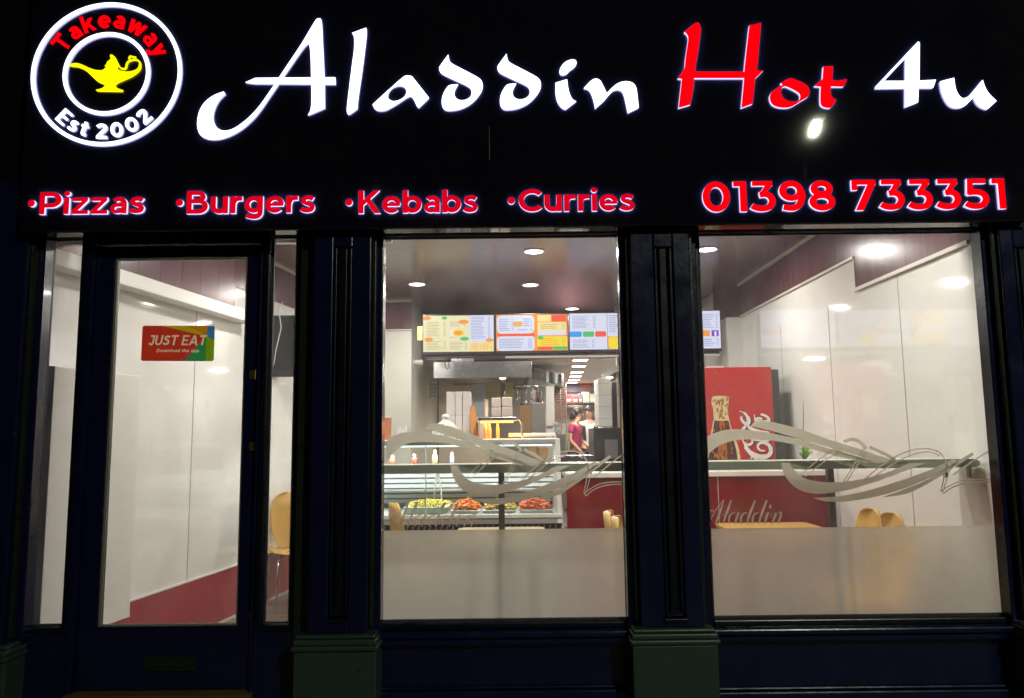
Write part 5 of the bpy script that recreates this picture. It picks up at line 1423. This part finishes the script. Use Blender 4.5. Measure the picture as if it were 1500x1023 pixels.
# ------------------------------------------------------------------ people
def skin_mesh(name, joints, edges, m, parent, levels=2, root=0, world=True):
    me = bpy.data.meshes.new(name)
    me.from_pydata([j[0] for j in joints], edges, [])
    me.materials.append(m)
    o = bpy.data.objects.new(name, me); C.objects.link(o)
    if parent: o.parent = parent
    md = o.modifiers.new('Skin', 'SKIN'); md.use_smooth_shade = True
    for i, j in enumerate(joints):
        sv = me.skin_vertices[0].data[i]
        r = j[1]
        sv.radius = (r, r) if isinstance(r, (int, float)) else r
        sv.use_root = (i == root)
    sb = o.modifiers.new('Subd', 'SUBSURF'); sb.levels = sb.render_levels = levels
    return o


def person(label, loc, rz, skin_c, shirt, shirt_n, legs_c, hair_c, armL, armR, headturn, scale=1.0, over=None, longhair=False, sleeve=.55):
    t = thing('person', label, 'person', loc, rz)
    t.scale = (scale,) * 3
    sk_ = mat('skin_tone_' + shirt_n, skin_c, .5, var=.08)
    H = headturn
    J = [((0, 0, .95), (.15, .10)), ((0, 0, 1.10), (.125, .09)), ((0, -.01, 1.28), (.15, .10)), ((0, 0, 1.40), (.11, .08)), ((0, -.01, 1.47), .05), ((H[0] * .5, -.03 + H[1] * .5, 1.55), (.062, .07)), ((H[0], -.03 + H[1], 1.63), (.075, .088)), ((H[0], -.02 + H[1], 1.70), (.05, .06)),
         ((-.17, 0, 1.385), .052), (armL[0], .040), (armL[1], .030), ((.17, 0, 1.385), .052), (armR[0], .040), (armR[1], .030),
         ((-.09, 0, .88), .085), ((-.10, -.01, .48), .055), ((-.10, .03, .08), .04), ((-.10, -.12, .035), .034), ((.09, 0, .88), .085), ((.10, -.01, .48), .055), ((.10, .03, .08), .04), ((.10, -.12, .035), .034)]
    E_ = [(0, 1), (1, 2), (2, 3), (3, 4), (4, 5), (5, 6), (6, 7), (3, 8), (8, 9), (9, 10), (3, 11), (11, 12), (12, 13), (0, 14), (14, 15), (15, 16), (16, 17), (0, 18), (18, 19), (19, 20), (20, 21)]
    nj = len(J)
    for base, arm in ((10, armL), (13, armR)):       # palm and five fingers
        w = Vector(arm[1]); d = (w - Vector(arm[0])).normalized()
        sd = d.cross(Vector((0, 0, 1)));  sd = sd.normalized() if sd.length > .1 else Vector((0, 1, 0))
        palm = w + d * .055
        J.append((tuple(palm), (.034, .018))); E_.append((base, len(J) - 1)); pi_ = len(J) - 1
        for k, (o_, ln) in enumerate([(-.028, .055), (-.010, .066), (.009, .062), (.027, .048)]):
            a = palm + d * .02 + sd * o_; b = a + d * ln * .55; c_ = b + (d * .8 + Vector((0, 0, -.6))).normalized() * ln * .45
            J.append((tuple(a), .010)); E_.append((pi_, len(J) - 1))
            J.append((tuple(b), .009)); E_.append((len(J) - 2, len(J) - 1))
            J.append((tuple(c_), .008)); E_.append((len(J) - 2, len(J) - 1))
        a = w + d * .03 - sd * .03; b = a + (d - sd * .7).normalized() * .04
        J.append((tuple(a), .011)); E_.append((base, len(J) - 1)); J.append((tuple(b), .009)); E_.append((len(J) - 2, len(J) - 1))
    body = skin_mesh('body', J, E_, sk_, t)
    # face
    hx, hy, hz = H[0], -.03 + H[1], 1.63
    dirx = H[2]
    fc = Vector((math.sin(dirx), -math.cos(dirx), 0)); sd = Vector((math.cos(dirx), math.sin(dirx), 0))
    c0 = Vector((hx, hy, hz))
    for s__ in (-1, 1):
        p = c0 + fc * .082 + sd * s__ * .03 + Vector((0, 0, .0))
        MB().blob(p, .011, (1.3, .8, .8), 0, 0, 8).build('eye', mat('eye_dark', (.02, .015, .01), .2), t, False, smooth=True)
        p = c0 + sd * s__ * .078 + Vector((0, 0, -.005))
        MB().blob(p, .02, (.5, .7, 1.2), 0, 0, 8).build('ear', sk_, t, False, smooth=True)
    p = c0 + fc * .095 + Vector((0, 0, -.02)); MB().blob(p, .014, (.8, 1.1, 1.4), 0, 0, 8).build('nose', sk_, t, False, smooth=True)
    p = c0 + fc * .084 + Vector((0, 0, -.055)); MB().blob(p, .014, (1.5, .6, .5), 0, 0, 8).build('mouth', mat('lip_tone', (.4, .12, .1), .5), t, False, smooth=True)
    hm = mat('hair_' + shirt_n, hair_c, .5, var=.5, scale=30, bump=.3)
    hb = c0 - fc * .022 + Vector((0, 0, .035))
    mb = MB().blob(hb, .10, (.98, .98, .92), 0, .04, 12)
    if longhair:
        mb.blob(c0 - fc * .085 + Vector((0, 0, -.02)), .07, (1.1, 1, 1.2), 0, .08, 10)
        mb.blob(c0 - fc * .13 + Vector((0, 0, -.06)), .045, (1.1, 1.1, 1.4), 0, .12, 9)
    mb.build('hair', hm, t, False, smooth=True)
    # shirt
    def mid(a, b, f): return tuple(a[i] + (b[i] - a[i]) * f for i in range(3))
    sL, sR = (-.17, 0, 1.385), (.17, 0, 1.385)
    SJ = [((0, 0, .93), (.165, .115)), ((0, 0, 1.10), (.145, .105)), ((0, -.01, 1.28), (.168, .118)), ((0, 0, 1.40), (.125, .092)), ((0, -.005, 1.445), .062), (sL, .068), (mid(sL, armL[0], sleeve), .060), (sR, .068), (mid(sR, armR[0], sleeve), .060)]
    SE = [(0, 1), (1, 2), (2, 3), (3, 4), (3, 5), (5, 6), (3, 7), (7, 8)]
    if sleeve > .9:
        SJ += [(mid(armL[0], armL[1], .9), .04), (mid(armR[0], armR[1], .9), .04)]; SE += [(6, 9), (8, 10)]
    skin_mesh('shirt', SJ, SE, mat('shirt_' + shirt_n, shirt, .8, var=.15, scale=20, bump=.3), t)
    TJ = [((0, 0, .96), (.165, .115)), ((-.09, 0, .86), .10), ((-.10, -.01, .48), .07), ((-.10, .03, .10), .055), ((.09, 0, .86), .10), ((.10, -.01, .48), .07), ((.10, .03, .10), .055)]
    skin_mesh('trousers', TJ, [(0, 1), (1, 2), (2, 3), (0, 4), (4, 5), (5, 6)], mat('trousers_' + shirt_n, legs_c, .8, var=.2), t)
    if over:
        OJ = [((s2 * .11, -.01, z), (.075, .125)) for s2 in (-1,) for z in (1.0, 1.15, 1.3, 1.39)]
        skin_mesh('waistcoat', OJ, [(0, 1), (1, 2), (2, 3)], mat('dark_waistcoat', over, .8, var=.2), t)
        OJ = [((.12, -.01, z), (.065, .125)) for z in (1.0, 1.15, 1.3, 1.39)]
        skin_mesh('waistcoat', OJ, [(0, 1), (1, 2), (2, 3)], mat('dark_waistcoat', over, .8, var=.2), t)
    return t


ypz = 14.2
pz_ = FL + .26
person('person in a magenta t-shirt with dark tied-back hair standing side-on in the kitchen', (X(843, 640, YY(ypz)), YY(ypz), pz_), R(62), (.42, .22, .14), (.30, .02, .08), 'magenta', (.03, .04, .09), (.015, .01, .008),
       ((-.22, .02, 1.12), (-.17, -.16, .92)), ((.22, -.02, 1.12), (.14, -.22, 1.0)), (.02, -.03, .5), .97, longhair=True)
person('person in a white shirt and dark waistcoat facing forward in the kitchen', (X(864, 640, YY(ypz + .3)), YY(ypz + .3), pz_), R(-10), (.42, .23, .15), (.72, .72, .70), 'white', (.02, .02, .025), (.012, .01, .01),
       ((-.22, -.02, 1.13), (-.12, -.22, 1.0)), ((.22, -.02, 1.13), (.10, -.24, .98)), (0, -.02, -.3), 1.0, over=(.03, .03, .035), sleeve=.5)
